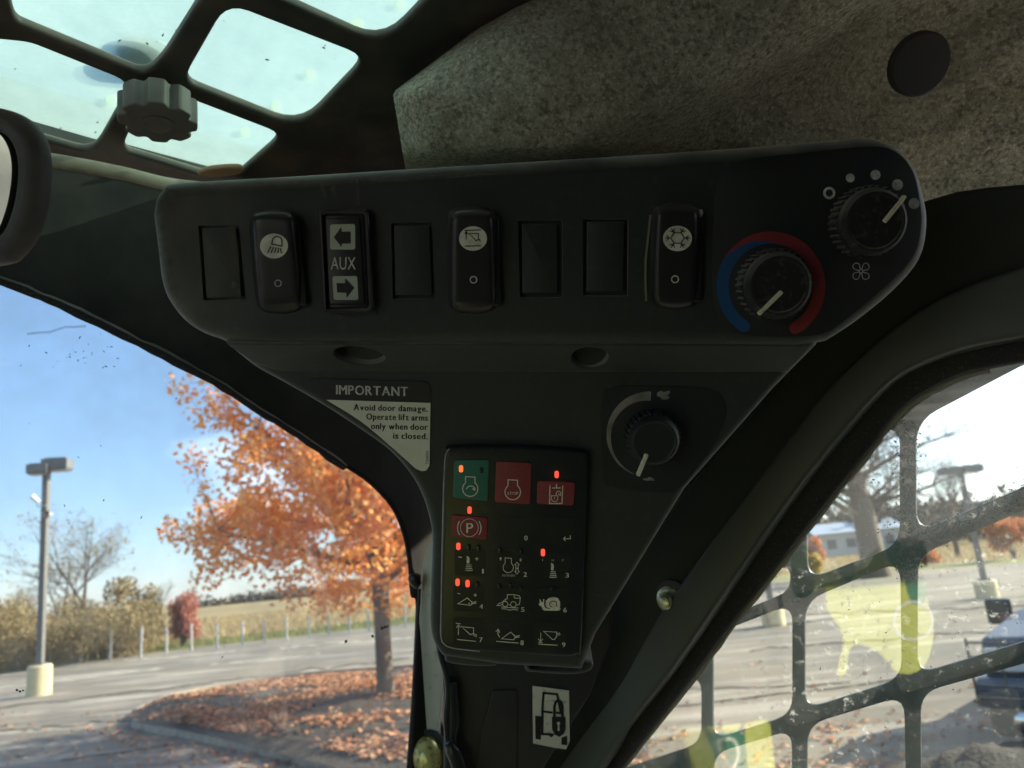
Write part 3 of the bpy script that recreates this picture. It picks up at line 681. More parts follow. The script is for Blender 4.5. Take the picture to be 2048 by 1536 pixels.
def dial(cx, cy, rpx, nr, h, ang, name, ptr, plane=PU, m=m_knob, w0=.0):
    k_ = 1 / FPX * .41; r_ = rpx * k_
    u, v = plane.uv(cx, cy, w0 + h); loop = []
    for i in range(nr * 6):
        th = 2 * math.pi * i / (nr * 6); rr = r_ * (1 if (i % 6) in (0, 1, 2) else .945)
        loop.append((u + rr * math.cos(th), v + rr * math.sin(th)))
    kb = plate_uv(name, plane, [loop], w0 + .001, w0 + h * .72, m, con, bev=.0006, res=1)
    V, Fc = lathe([(r_ * .93, 0), (r_ * .90, h * .16), (r_ * .80, h * .28), (r_ * .74, h * .29), (r_ * .70, h * .26), (.002, h * .25)], 40)
    mesh_from('knob_cap', V, Fc, m, kb, plane.M @ Matrix.Translation((u, v, w0 + h * .72)), True, 30)
    ln = MB(); wt = w0 + h * 1.0
    (xa, ya), (xb, yb) = ptr
    o = plate('pointer', plane, pointer_shape(xa, ya, xb, yb, 9.0), w0 + h * .9, w0 + h * 1.06, m_cream, kb, bev=.0007, res=2)
    return kb
def pointer_shape(xa, ya, xb, yb, wd_):
    d = Vector((xb - xa, yb - ya)).normalized(); n = Vector((-d.y, d.x)) * wd_ / 2; a = Vector((xa, ya)); b = Vector((xb, yb))
    return rnd([tuple(a + n), tuple(b + n * .9), tuple(b - n * .9), tuple(a - n)], 3, 3)
k1 = dial(1560, 571, 73, 32, .017, 0, 'temperature_knob', ((1565, 583), (1518, 629)))
k2 = dial(1752, 443, 72, 32, .017, 0, 'fan_knob', ((1770, 444), (1812, 391)))
# lower fascia -----------------------------------------------------------------
lo = smooth([(450, 690), (505, 735), (562, 767), (640, 812), (720, 864), (780, 908), (822, 957), (846, 1004), (860, 1055), (863, 1095), (860, 1180), (859, 1250), (866, 1290), (884, 1318)], 4, False) + \
     [(1000, 1335), (1165, 1345), (1192, 1276), (1372, 982), (1551, 780), (1640, 690), (1600, 640), (500, 640)]
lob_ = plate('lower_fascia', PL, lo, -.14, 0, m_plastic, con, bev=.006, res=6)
# sloped step with two recessed screw pockets
h1 = [(719 + 51 * math.cos(a) , 712 + 17 * math.sin(a) + 6 * math.cos(a)) for a in [k * math.pi / 16 for k in range(32)]]
h2 = circ(1180, 716, 37, 32, 20)
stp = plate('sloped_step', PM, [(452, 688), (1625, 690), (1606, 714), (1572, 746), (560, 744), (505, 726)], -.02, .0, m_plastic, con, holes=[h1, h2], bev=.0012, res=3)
for cx, cy, rx in ((722, 716, 48), (1181, 720, 36)):
    o = lathe_obj('screw_pocket', PM, cx, cy, -.012, [(.013, 0), (.001, 0)], m_plastic2, con)
    lathe_obj('screw_head', PM, cx + 4, cy + 2, -.012, [(.004, 0), (.004, .002), (.002, .003)], m_knob, o)
# throttle dial
tp = plate('throttle_plate', PL, smooth([(1205, 800), (1222, 778), (1270, 772), (1400, 776), (1440, 790), (1452, 830), (1420, 900), (1360, 975), (1320, 985), (1230, 975), (1205, 950)], 4), 0, .0006, m_plate, con)
m_worn = mat('worn_scale_print', (.30, .29, .25), .7, var=[(60, (.13, .12, .10), .9, .4, .65)])
band('throttle_scale', 1299, 869, lambda a: lerp(a, 85, 67, 245, 84), lambda a: 86, 88, 248, .0009, m_worn, tp, plane=PL)
rb = random.Random(3)
for _nm, _Z in (('hare_symbol', zf(2.518, 1150, 720)((415, 165), (430, 155), (450, 162), (475, 152), (478, 165), (465, 178), (478, 190), (460, 200), (440, 198), (425, 185), (412, 180))),
      ('tortoise_symbol', zf(2.518, 1150, 720)((342, 598), (365, 595), (372, 588), (392, 594), (402, 608), (380, 606), (360, 608), (345, 604)))): fill(_nm, PL, [_Z], .0009, m_worn, tp)
dial(1310, 884, 60, 30, .015, 0, 'throttle_knob', ((1294, 909), (1276, 953)), plane=PL, m=m_plate)
text('part_number', '7292911', PL, 1186, 1193, 4.5, 27, .03, .0004, mat('faint_print', (.11, .08, .07), .7), con)
# warning decal -----------------------------------------------------------------
wdc = thing('warning_decal', PL.pt(760, 850), 'black and white triangular decal headed IMPORTANT about door damage', 'decal')
PLw = .0006
plate('decal_backing', PL, rnd([(618, 757), (845, 763), (861, 770), (861, 940), (838, 944), (831, 938), (775, 888), (719, 842), (652, 800), (624, 780)], [8, 16, 8, 12, 6, 4, 0, 0, 4, 8]), .0001, PLw, m_black, wdc)
fill('white_field', PL, [smooth([(652, 799.5), (719, 841), (775, 887), (831, 937)], 4, False) + smooth([(842, 942), (852, 941), (859, 931)], 3, False) + [(861, 806)]], PLw + .0001, m_decal, wdc)
Z6 = zf(3.2, 600, 650); w2 = PLw + .00025
text('heading_text', 'IMPORTANT', PL, 672, 788.5, 18.5, 144, .026, w2, m_grey, wdc, bold=.026)
for s, l, y, sl_ in (('Avoid door damage.', 707, 820.5, .02), ('Operate lift arms', 732.5, 839, .02), ('only when door', 741.5, 858, .018), ('is closed.', 786, 877.3, .02)):
    text('notice_text', s, PL, l, y, 12.3, 855.6 - l, sl_, w2, m_ink, wdc, bold=.03)
text('code_text', 'T260054', PL, 856.5, 929, 4.8, 27, 0, w2, m_ink, wdc, bold=.01, up=True)
# keypad ---------------------------------------------------------------------------
kp = thing('keypad', PL.pt(1025, 1300), 'black membrane keypad with numbered symbols and glowing red lamps', 'keypad')
kout = smooth([(893, 906), (903, 895), (1030, 894), (1163, 903), (1175, 914), (1176, 940), (1170, 1100), (1163, 1290), (1154, 1310), (1130, 1315), (1020, 1308), (905, 1299), (888, 1290), (881, 1270), (884, 1100), (889, 930)], 4)
m_pad = mat('keypad_membrane', (.018, .021, .020), .38, bump=(700, .1, .0003), var=[(45, (.045, .047, .045), .5, .5, .8), (250, (.08, .08, .075), .4, .6, .8)])
KW = .006
plate('keypad_body', PL, kout, -.001, KW, m_pad, kp, bev=.002, res=3)
ribbon('edge_highlight', PL, [smooth([(899, 897), (891, 910), (888.5, 940), (886, 1000), (883.5, 1120), (881.5, 1230), (881, 1268), (885, 1284), (895, 1293), (915, 1298), (960, 1303)], 3, False)], 2.0, KW + .0003, m_rim, kp)  # bright highlight along the keypad rim, painted as a thin grey line
Z7 = zf(6.0235, 860, 880); Z8 = zf(6.0235, 860, 1080)
K1 = KW + .0008; KS = K1 + .0002
def key(pts, m, label=None):
    o = plate('key', PL, rnd(pts, 6), KW - .0002, K1, m, kp, bev=.0004, res=2)
    if label: o['label'] = label
    return o
kg = key([(908, 920), (978.5, 919.5), (975.5, 1002.5), (905.5, 995)], m_green, 'green start key')
kr = key([(992.5, 922.5), (1063.5, 926), (1061, 1009), (989.5, 1004.5)], m_red, 'red stop key')
kl = key([(1075, 961.5), (1149.5, 965), (1147.5, 1011.5), (1073.5, 1008)], m_red, 'red padlock key')
kb = key([(903, 1029.5), (975.5, 1036), (974, 1079.5), (902.5, 1072)], m_red, 'red parking brake key')
def eng(cx, cy, r_, a=60, ht=22, hw=9.5, dx=0):
    p = arc(cx, cy, r_, 90 + 38, 90 + 360 - 38, 24); x0, y0 = p[0]; x1, y1 = p[-1]
    return p + [(cx + hw, y1 - 5), (cx + hw, cy - r_ - 8), (cx - hw, cy - r_ - 9), (cx - hw, y0 - 5), p[0]]
ribbon('start_symbol', PL, [eng(940.5, 977.5, 15.2), arc(941.5, 981, 9, 165, 40)], 2.0, KS, m_pale, kg)
fill('start_arrowhead', PL, [Z7((505, 590), (548, 570), (545, 615))], KS + 1e-4, m_pale, kg)
ribbon('stop_symbol', PL, [eng(1025.5, 984, 15.5)], 2.0, KS, m_pale, kr)
text('stop_text', 'STOP', PL, 1014.5, 989.5, 5.6, 22, .0, KS, m_pale, kr, bold=.01)
ribbon('lock_symbol', PL, [Z7((1445, 545), (1440, 765), (1590, 765), (1598, 550)), Z7((1470, 578), (1572, 578)), Z7((1524, 530), (1524, 578))], 2.2, KS, m_pale, kl)
ribbon('padlock_symbol', PL, [['c'] + Z7((1460, 672), (1540, 672), (1540, 712), (1522, 738), (1500, 742), (1476, 735), (1462, 712)), Z7((1520, 670), (1520, 640), (1530, 622), (1550, 615), (1572, 628), (1576, 665), (1555, 662), (1550, 640)), Z7((1500, 690), (1500, 715))], 1.5, KS + 5e-5, m_pale, kl)
ribbon('brake_ring', PL, [['c'] + circ(938.6, 1055.5, 17.8, 36)], 1.2, KS, m_pale, kb)
ribbon('brake_shoes', PL, [arc(939, 1056, 24, 145, 215, 12), arc(938.5, 1056, 23.5, 35, -35, 12)], 2.2, KS, m_pale, kb)
text('brake_letter', 'P', PL, 932.5, 1066, 20, 14, .0, KS, m_pale, kb, bold=.012)
def led(x, y, m=m_led, s=1.0):
    o = plate('indicator_lamp', PL, rnd([(x - 4.2 * s, y - 7 * s), (x + 4.2 * s, y - 7 * s), (x + 4.2 * s, y + 7 * s), (x - 4.2 * s, y + 7 * s)], 4), KW, KW + .0012, m, kp, bev=.0004, res=2)
    return o
led(922, 938, m_ledo); led(1113.5, 949.7); led(939, 1021); led(916.6, 1093.5); led(1086, 1106); led(915, 1165.5); led(935, 1168)
for x, y in ((963, 941), (937, 1096), (957, 1097), (1000, 1101.6), (1042, 1105), (954.6, 1170.5), (998.6, 1174), (1042, 1177), (1105, 1179), (1021, 943 + 300 - 300 + 230)):
    led(x, y, m_ledoff, .85)
# membrane print: each symbol with its number is one key
def sym(lines, fills, num, nx, ny, w=1.6, label=None, texts=(), fm=m_pale):
    xs = [p[0] for l in lines for p in l if p != 'c'] + [p[0] for l in fills for p in l]; ys = [p[1] for l in lines for p in l if p != 'c'] + [p[1] for l in fills for p in l]
    o = plate('key', PL, rnd([(nx - 52, ny - 50), (nx + 10, ny - 47), (nx + 9, ny + 7), (nx - 53, ny + 4)], 6), KW - .0003, KW + .0001, m_pad, kp)
    o['label'] = label
    if lines: ribbon('symbol_print', PL, lines, w, KS - .0006, m_pale, o)
    if fills: fill('symbol_fill', PL, fills, KS - .0005, fm, o)
    if num: text('key_number', num, PL, nx + (2 if num == '1' else 0), ny, 9.2, 3.6 if num == '1' else 7, 0, KS - .0006, m_pale, o, bold=.02)
    for t_, x, y, cap, wd_ in texts: text('key_letter', t_, PL, x, y, cap, wd_, .02, KS - .0005, m_grey, o)
    return o
sym([], [], '0', 1048.5, 1080.5, label='zero key')
sym([Z7((1690, 1150), (1690, 1190), (1610, 1190)), Z7((1632, 1165), (1608, 1190), (1632, 1213))], [], None, 1138, 1083, label='enter key')
def lever(z, x, y, s=1):   # joystick glyph, in zoomed pixels, x,y = top
    f = [z((x - 18, y), (x, y + 4), (x + 18, y + 25), (x + 18, y + 85), (x - 2, y + 95), (x - 18, y + 80), (x - 14, y + 40))]
    l = [z(*[(x + 8 + 2 + k * 2 * 0 + hw * math.cos(R(a)), y + 100 + 22 * k - 10 * math.sin(R(a))) for a in range(205, 340, 22)]) for k, hw in enumerate((32, 38, 44, 50))]
    return f, l
f, l = lever(Z8, 458, 192)
sym(l + [Z8((342, 203), (382, 210)), Z8((543, 226), (585, 228)), Z8((564, 206), (564, 248))], f, '1', 962, 1147, label='key one with joystick symbol', w=1.7)
f, l = lever(Z8, 1474, 275)
sym(l, f, '3', 1131, 1155, label='key three with joystick symbol', texts=(('I', 1084.5, 1122, 5, 1.2), ('H', 1103.5, 1123, 5, 4.2), ('F', 1124, 1123, 5, 4)), w=1.7)
sym([eng(1016.5, 1135, 10.3, hw=6.3, ht=14), ['c'] + Z8((1048, 268), (1076, 298), (1062, 298), (1062, 338), (1034, 338), (1034, 298), (1020, 298)), ['c'] + Z8((1034, 345), (1062, 345), (1062, 378), (1076, 378), (1046, 410), (1020, 378), (1034, 378))],
    [Z8((851, 203), (870, 228), (858, 228), (858, 246), (842, 246), (842, 228), (834, 228)), Z8((1084, 222), (1100, 222), (1100, 240), (1110, 240), (1092, 262), (1074, 240), (1084, 240))],
    '2', 1047, 1153.5, 1.3, 'key two with engine symbol', texts=(('n/min', 1005, 1153, 6.2, 24.5),), fm=m_grey)
sym([['c'] + Z8((335, 768), (450, 698), (505, 748), (505, 770), (488, 786)), Z8((505, 752), (558, 744)), Z8((508, 768), (558, 760)), Z8((328, 642), (366, 650)), Z8((525, 663), (565, 665)), Z8((545, 645), (545, 684)), circ(938.5, 1206.3, .6, 6)], [], '4', 959, 1217.5, 1.8, 'key four with bucket symbol')
sym([['c'] + circ(1010.5, 1208.2, 5.2, 18), ['c'] + circ(1026.8, 1208.8, 5.6, 18), Z8((910, 745), (910, 712), (930, 710), (932, 658), (1010, 658), (1075, 672), (1088, 695), (1085, 730), (1075, 775), (1045, 785)),
     Z8((1010, 660), (1018, 700), (1085, 702)), Z8((910, 715), (855, 760), (838, 760), (806, 790), (840, 790), (872, 775)), Z8((945, 780), (970, 780)), Z8((858, 808), (1064, 820)), Z8((862, 828), (905, 830), (960, 845), (1010, 836), (1060, 846))],
    [], '5', 1042, 1223.5, 1.4, 'key five with loader symbol')
sn = Z8((1310, 770), (1325, 755), (1318, 718), (1330, 715), (1340, 745), (1362, 748), (1362, 712), (1378, 712), (1374, 760), (1378, 800), (1392, 825), (1380, 780), (1392, 735), (1430, 700), (1485, 686), (1540, 700), (1568, 745), (1568, 800), (1558, 825), (1582, 822), (1560, 848), (1530, 852), (1375, 850), (1355, 835), (1340, 795), (1320, 792))
o6 = sym([], [sn], '6', 1126.5, 1224.5, label='key six with snail symbol')
ribbon('snail_spiral', PL, [smooth(Z8((1445, 825), (1400, 815), (1385, 780), (1392, 740)), 3, False), smooth(Z8((1470, 810), (1445, 790), (1446, 755), (1480, 737), (1515, 745), (1526, 775), (1515, 800)), 4, False)], 1.7, KS - .0003, m_pad, o6)
sym([Z8((312, 1002), (368, 1010)), Z8((342, 1142), (342, 1025)), Z8((318, 1056), (342, 1022), (366, 1056)), ['c'] + Z8((375, 1038), (430, 1050), (525, 1058), (525, 1120), (490, 1142), (450, 1108)), Z8((525, 1128), (568, 1148)), Z8((515, 1140), (562, 1168)), Z8((326, 1198), (552, 1220))],
    [], '7', 958.5, 1284, 1.5, 'key seven with raised bucket symbol')
sym([Z8((840, 1172), (818, 1135), (820, 1080)), Z8((793, 1105), (822, 1075), (840, 1115)), ['c'] + Z8((860, 1190), (972, 1110), (1025, 1160), (1022, 1185), (1005, 1202)), Z8((1028, 1162), (1082, 1150)), Z8((1030, 1175), (1078, 1168)), Z8((800, 1220), (1068, 1242))],
    [], '8', 1040.5, 1290, 1.6, 'key eight with tilted bucket symbol')
sym([Z8((1334, 1118), (1332, 1222)), Z8((1304, 1190), (1332, 1228), (1360, 1190)), Z8((1302, 1235), (1360, 1240)), ['c'] + Z8((1368, 1100), (1528, 1110), (1524, 1165), (1500, 1198), (1475, 1198)), Z8((1528, 1135), (1566, 1118)), Z8((1530, 1152), (1572, 1136)), Z8((1306, 1254), (1540, 1268))],
    [], '9', 1124, 1294, 1.5, 'key nine with lowered bucket symbol')
# bracket lip under the keypad
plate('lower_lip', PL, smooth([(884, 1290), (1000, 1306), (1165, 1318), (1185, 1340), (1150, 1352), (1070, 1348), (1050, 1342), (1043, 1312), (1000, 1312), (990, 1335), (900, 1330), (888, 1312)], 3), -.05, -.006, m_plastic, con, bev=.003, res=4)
# ------------------------------------------------------------------ pillar, lower right
plate('pillar_trim', PP, [(878, 1240), (1225, 1200), (1222, 1290), (1180, 1395), (1118, 1490), (1020, 1650), (960, 1750), (886, 1750), (888, 1500), (888, 1400)], -.02, 0, m_trim, cab, bev=.003)
o = plate('cable_cover', PP, rnd([(985, 1380), (1036, 1380), (1034, 1620), (940, 1620), (960, 1480)], 8), -.001, .0014, m_trim, cab, bev=.001)
mb = MB()
mb.tube([PP.pt(x, y, .008) for x, y in smooth([(876, 1275), (882, 1310), (892, 1345), (897, 1385), (893, 1430), (895, 1470), (896, 1500)], 4, False)], .0026, 10)
mb.tube([PP.pt(x, y, .006) for x, y in smooth([(902, 1360), (906, 1400), (907, 1450), (902, 1480), (904, 1500)], 4, False)], .005, 10)
mb.tube([PP.pt(x, y, .012) for x, y in smooth([(896, 1482), (908, 1504), (920, 1540), (930, 1600), (940, 1680)], 4, False)], [.004] * 3 + [.006] * 14, 12)
mb.build('rubber_hose', m_rubgloss, cab)
ld = thing('padlock_decal', PP.pt(1100, 1500), 'pale decal with a loader cab and padlock drawing near the bottom', 'decal')
Z9 = zf(4.57, 800, 1200); wD = .0012
m_dec2 = mat('worn_pale_decal', (.74, .75, .60), .6, var=[(250, (.2, .18, .12), .8, .6, .7), (25, (.58, .58, .46), .5)])
fill('decal_paper', PP, [Z9((1210, 785), (1395, 808), (1545, 828), (1552, 1290), (1518, 1365), (1420, 1352), (1216, 1310), (1212, 1000))], wD, m_dec2, ld)
fill('wheel_marks', PP, [Z9((1235, 1058), (1290, 1062), (1288, 1278), (1238, 1270)), Z9((1476, 1258), (1528, 1240), (1530, 1328), (1474, 1322))], wD + .0002, m_ink, ld)
ribbon('cab_drawing', PP, [Z9((1300, 1020), (1312, 850), (1436, 862), (1450, 930), (1470, 1035), (1425, 1030)), Z9((1300, 1018), (1395, 1030)), Z9((1302, 1015), (1300, 1225), (1405, 1232)), Z9((1285, 1070), (1300, 1150))], 4.6, wD + .0003, m_ink, ld)
ribbon('shackle', PP, [Z9((1410, 1075), (1412, 970), (1425, 930), (1445, 918), (1468, 930), (1482, 970), (1484, 1075))], 5.2, wD + .0006, m_ink, ld)
fill('lock_body', PP, [Z9((1388, 1066), (1510, 1070), (1512, 1180), (1496, 1225), (1455, 1252), (1412, 1228), (1390, 1180))], wD + .0007, m_ink, ld)
fill('keyhole', PP, [Z9(*circ(1449, 1128, 15, 16)), Z9((1444, 1130), (1454, 1130), (1460, 1195), (1440, 1195))], wD + .0009, m_dec2, ld)
fill('axle_mark', PP, [Z9(*circ(1382, 1236, 18, 16))], wD + .00025, m_ink, ld)
# ------------------------------------------------------------------ side window
sw = thing('side_window', PS.pt(1800, 1500) - ZZ * .2, 'splashed side window glass right of the console', 'side window')
m_side = glass('side_glass', (.95, .965, .93), 2.0, .55, (.62, .64, .60), 150, .56, .70, .022, big=(9, .42, .62), ior=1.5)
plate('glass_pane', PS, [(1150, 500), (2150, 380), (2150, 2600), (1150, 2600)], 0, .004, m_side, sw)
spl = []
for _ in range(1500):
    t = random.random()
    if t < .50: x = random.gauss(1817, 14); y = random.uniform(840, 1160)
    elif t < .87: x = random.uniform(1830, 2060); y = 1080 - (x - 1832) * .42 + random.gauss(0, 14)
    elif t < .93: x = random.gauss(1755, 25); y = random.gauss(950, 70)
    else: x = random.uniform(1640, 2050); y = random.uniform(800, 1520)
    spl.append((x, y))
m_splash = mat('dried_splash', (.42, .45, .45), .8, trans=.5)
o = marks('splash_marks', PS, spl, .0046, m_splash, sw, .6, 2.0, 2.2); tag(o, kind='stuff')
sg = thing('side_screen', PS.pt(1800, 1500, -.02) - ZZ * .2, 'black steel side screen with slanted rounded openings', 'window screen')
m_grille = mat('side_screen_paint', (.032, .048, .050), .45, bump=(200, .15, .0006), var=[(60, (.09, .11, .11), .6, .5, .7), (400, (.16, .18, .18), .5, .6, .72)])
def hole(pts, r_=26): return rnd(pts, r_ * 1.55)
gh = [hole([(1225, 1428), (1402, 1350), (1402, 1487), (1225, 1545)], 22), hole([(1425, 1270), (1584, 1208), (1584, 1430), (1425, 1480)], 24),
      hole([(1440, 1190), (1580, 1128), (1580, 1182), (1440, 1240)], 22), hole([(1609, 1203), (1800, 1122), (1803, 1358), (1609, 1420)], 26),
      hole([(1614, 915), (1799, 850), (1799, 1090), (1614, 1160)], 26), hole([(1614, 1450), (1808, 1392), (1812, 1640), (1614, 1700)], 26),
      hole([(1426, 1508), (1583, 1460), (1584, 1710), (1426, 1760)], 22), hole([(1832, 842), (2080, 712), (2080, 960), (1832, 1066)], 30),
      hole([(1835, 1112), (2085, 1005), (2087, 1272), (1835, 1349)], 26), hole([(1841, 1386), (2090, 1316), (2095, 1570), (1843, 1650)], 26),
      hole([(1225, 1590), (1402, 1535), (1402, 1750), (1225, 1810)], 22)]
plate('screen_plate', PS, [(1150, 500), (2150, 380), (2150, 2300), (1150, 2300)], -.022, -.018, m_grille, sg, holes=gh, bev=.0008, res=1)
slot = rnd([(1855, 788), (1872, 772), (1925, 752), (1912, 768), (1880, 784)], 5)
E = [(2180, 694), (2048, 722), (1925, 748), (1838, 790), (1790, 828), (1762, 862), (1741, 893), (1638, 1022), (1480, 1224), (1408, 1320), (1330, 1420), (1241, 1534), (1130, 1680)]
S = [(2180, 640), (2048, 671), (1938, 693), (1870, 715), (1790, 755), (1706, 839), (1567, 1014), (1349, 1330), (1240, 1469), (1200, 1536), (1090, 1690)]
T = [(2180, 480), (2048, 531), (1930, 573), (1835, 622), (1735, 698), (1642, 790), (1575, 879), (1340, 1197), (1240, 1368), (1140, 1505), (1040, 1650)]
Es, Ss, Ts = smooth(E, 5, False), smooth(S, 5, False), smooth(T, 5, False)
plate('side_seal', PS, Es + [(x - 14, y - 10) for x, y in Ss[::-1]], .005, .024, m_rubber, sw, bev=.006, res=5)
mb = MB(); mb.tube([PS.pt(x, y, .010) for x, y in [(x + 5, y + 4) for x, y in Es[8:]]], [.0020 + random.uniform(-.0006, .0006) for _ in Es[8:]], 6)
mb.build('dusty_lip', mat('dusty_rubber_lip', (.34, .33, .27), .8, bump=(600, .5, .001)), sw)
mb = MB(); mb.tube([PS.pt(x, y, .026) for x, y in Ss[:]], .0035, 10); mb.build('seal_bead', m_rubgloss, sw)
plate('side_frame_tube', PS, Ss + Ts[::-1], .024, .055, m_tube, cab, bev=.003, res=3)
# dark cover between console and tube
cvr = smooth([(2180, 330), (2100, 360), (1850, 400), (1650, 560), (1560, 760), (1380, 970), (1170, 1255), (1120, 1390), (1080, 1490), (1000, 1640)], 4, False)
plate('frame_cover', PS, [(x + 30, y + 16) for x, y in Ts] + cvr[::-1], .018, .046, m_cabdark, cab, bev=.004)
bt = thing('stud_nut', PS.pt(1335, 1200, .06), 'threaded zinc stud end in a round washer beside the grey frame', 'stud')
lathe_obj('washer', PS, 1345, 1193, .046, [(.0135, 0), (.0135, .002), (.010, .0022)], m_rubgloss, bt)
lathe_obj('nut', PS, 1339, 1199, .048, [(.0105, 0), (.0105, .0012), (.0092, .0022), (.0078, .0024), (.0078, .0012), (.006, .0012)], m_zinc, bt, n=24)
lathe_obj('stud', PS, 1334, 1201, .052, [(.0062, 0), (.0062, .001), (.0054, .0016), (.0062, .0026), (.0054, .0036), (.0062, .0048), (.0050, .0056), (.0048, .0072), (.003, .0080)], m_zinc, bt, n=20)
# ------------------------------------------------------------------ mirror
PMr = camplane(20, 370, .36, (.995, 0, .08), (0.02, 1, .1))
mr = thing('interior_mirror', PMr.pt(0, 380), 'grey framed rear view mirror cut off by the left picture edge', 'mirror')
mo = smooth([(-160, 215), (-60, 206), (0, 214), (40, 234), (66, 268), (77, 315), (76, 370), (66, 430), (46, 480), (20, 512), (-10, 528), (-160, 545), (-220, 500), (-230, 300)], 4)
mi = smooth([(-160, 255), (-60, 248), (-10, 262), (14, 290), (23, 330), (20, 380), (8, 430), (-12, 468), (-60, 490), (-160, 500), (-190, 470), (-195, 300)], 4)
m_mframe = mat('mirror_housing_plastic', (.075, .075, .068), .6, bump=(700, .3, .0004), var=[(80, (.12, .12, .10), .5)], dust=(DUSTC, .8))
plate('mirror_housing', PMr, mo, -.014, .0, m_mframe, mr, holes=[mi], bev=.0065, res=6)
plate('housing_back', PMr, [(x - 6, y) for x, y in mo], -.018, -.0145, m_mframe, mr, bev=.003)
plate('mirror_glass', PMr, [(x, y) for x, y in mi], -.013, -.009, mat('mirror_silver', (.55, .60, .55), .12, metal=1.0, var=[(40, (.30, .32, .28), .6)]), mr)
# ------------------------------------------------------------------ rest of the cab shell behind the camera (openings and side panels shaped to steer the daylight)
_u, _v = PS.uv(4600, 768)
plate_uv('side_light_blocker', PS, [[(_u, -1.2), (_u + 1.3, -1.2), (_u + 1.3, 1.0), (_u, 1.0)]], -.02, 0, m_cabdark, cab)  # unseen wall added to keep side light off the console
def wall(name, V4, holes=(), m=m_cabdark):
    o, a, b = V4; P = Plane(o, a, b); la, lb = Vector(a).length, Vector(b).length
    return plate_uv(name, P, [[(0, 0), (la, 0), (la, lb), (0, lb)]] + [[(x * la, y * lb) for x, y in h] for h in holes], -.02, 0, m, cab)
c0 = CO - ZZ * 1.25
x0, x1, y0, y1 = -.80, 1.0, -.85, .75
cor = lambda r_, f_, z_=0: CO + RD * r_ + FD * f_ + ZZ * z_
wall('left_wall', (cor(x0, y0, -1.25), FD * (y1 - y0 - .03), ZZ * (1.25 + HROOF + .05)), [[(.42, .42), (.97, .42), (.97, .93), (.42, .93)]])
wall('rear_wall', (cor(x1, y0, -1.25), -RD * (x1 - x0 - .03), ZZ * (1.25 + HROOF + .05)))
plate('low_light_blocker', PS, [(2160, 1130), (3200, 1180), (5200, 1250), (5200, 4000), (2160, 3000)], -.02, 0, m_cabdark, cab)  # unseen panel added to close the lower side opening against light
wall('cab_floor', (cor(x0, y0, -1.27), RD * (x1 - x0), FD * (y1 - y0)), m=mat('dusty_floor_mat', (.16, .145, .11), .9, var=[(9, (.08, .075, .06), .7)]))
wall('roof_skin', (cor(x0, y0, HROOF + .045), RD * (x1 - x0), FD * .50))
wall('roof_side', (cor(.62, y0 + .52, HROOF + .05), RD * .16, FD * (y1 - y0 - .52)))

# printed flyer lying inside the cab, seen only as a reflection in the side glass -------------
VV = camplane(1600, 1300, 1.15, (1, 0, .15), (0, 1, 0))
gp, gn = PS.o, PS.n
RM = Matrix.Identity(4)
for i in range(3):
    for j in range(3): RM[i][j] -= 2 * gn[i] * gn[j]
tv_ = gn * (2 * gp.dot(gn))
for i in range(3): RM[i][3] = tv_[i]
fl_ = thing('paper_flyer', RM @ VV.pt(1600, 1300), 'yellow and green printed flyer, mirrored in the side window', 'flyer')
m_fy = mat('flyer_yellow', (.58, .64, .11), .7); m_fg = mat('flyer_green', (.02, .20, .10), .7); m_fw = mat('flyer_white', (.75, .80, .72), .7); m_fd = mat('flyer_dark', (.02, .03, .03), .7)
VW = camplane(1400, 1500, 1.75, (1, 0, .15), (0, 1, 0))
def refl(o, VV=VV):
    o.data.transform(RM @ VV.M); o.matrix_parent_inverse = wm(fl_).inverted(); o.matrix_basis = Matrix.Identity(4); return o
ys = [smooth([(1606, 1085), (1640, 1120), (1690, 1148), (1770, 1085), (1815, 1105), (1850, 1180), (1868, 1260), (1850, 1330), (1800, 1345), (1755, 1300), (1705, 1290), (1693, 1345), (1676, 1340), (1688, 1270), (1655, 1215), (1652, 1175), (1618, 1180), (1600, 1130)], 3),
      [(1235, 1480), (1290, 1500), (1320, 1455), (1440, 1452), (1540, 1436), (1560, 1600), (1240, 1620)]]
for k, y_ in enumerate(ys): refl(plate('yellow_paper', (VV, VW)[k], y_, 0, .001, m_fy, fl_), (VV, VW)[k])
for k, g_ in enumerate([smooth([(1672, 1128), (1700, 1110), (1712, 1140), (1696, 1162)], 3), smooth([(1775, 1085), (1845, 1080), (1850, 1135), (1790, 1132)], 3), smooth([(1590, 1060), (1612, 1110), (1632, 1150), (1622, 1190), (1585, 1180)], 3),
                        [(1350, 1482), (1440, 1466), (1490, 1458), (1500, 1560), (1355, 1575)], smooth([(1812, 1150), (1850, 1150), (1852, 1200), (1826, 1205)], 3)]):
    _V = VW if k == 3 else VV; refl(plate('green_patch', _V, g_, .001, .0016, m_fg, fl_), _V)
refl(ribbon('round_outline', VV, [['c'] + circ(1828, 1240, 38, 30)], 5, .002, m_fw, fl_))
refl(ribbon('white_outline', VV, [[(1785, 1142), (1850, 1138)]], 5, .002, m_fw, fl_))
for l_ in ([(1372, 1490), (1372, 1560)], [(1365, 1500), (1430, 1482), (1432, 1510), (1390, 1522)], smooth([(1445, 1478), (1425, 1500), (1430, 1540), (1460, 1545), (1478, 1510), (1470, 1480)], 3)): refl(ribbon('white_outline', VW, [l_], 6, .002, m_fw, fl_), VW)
for l_ in ([(1538, 1246), (1520, 1194), (1498, 1240)], [(1531, 1228), (1508, 1226)], ['c'] + circ(1480, 1226, 13, 20, 15), [(1465, 1212), (1464, 1250), (1472, 1262), (1488, 1258)], [(1560, 1188), (1564, 1223)]): refl(ribbon('white_lettering', VW, [l_], 9, .002, m_fw, fl_), VW)
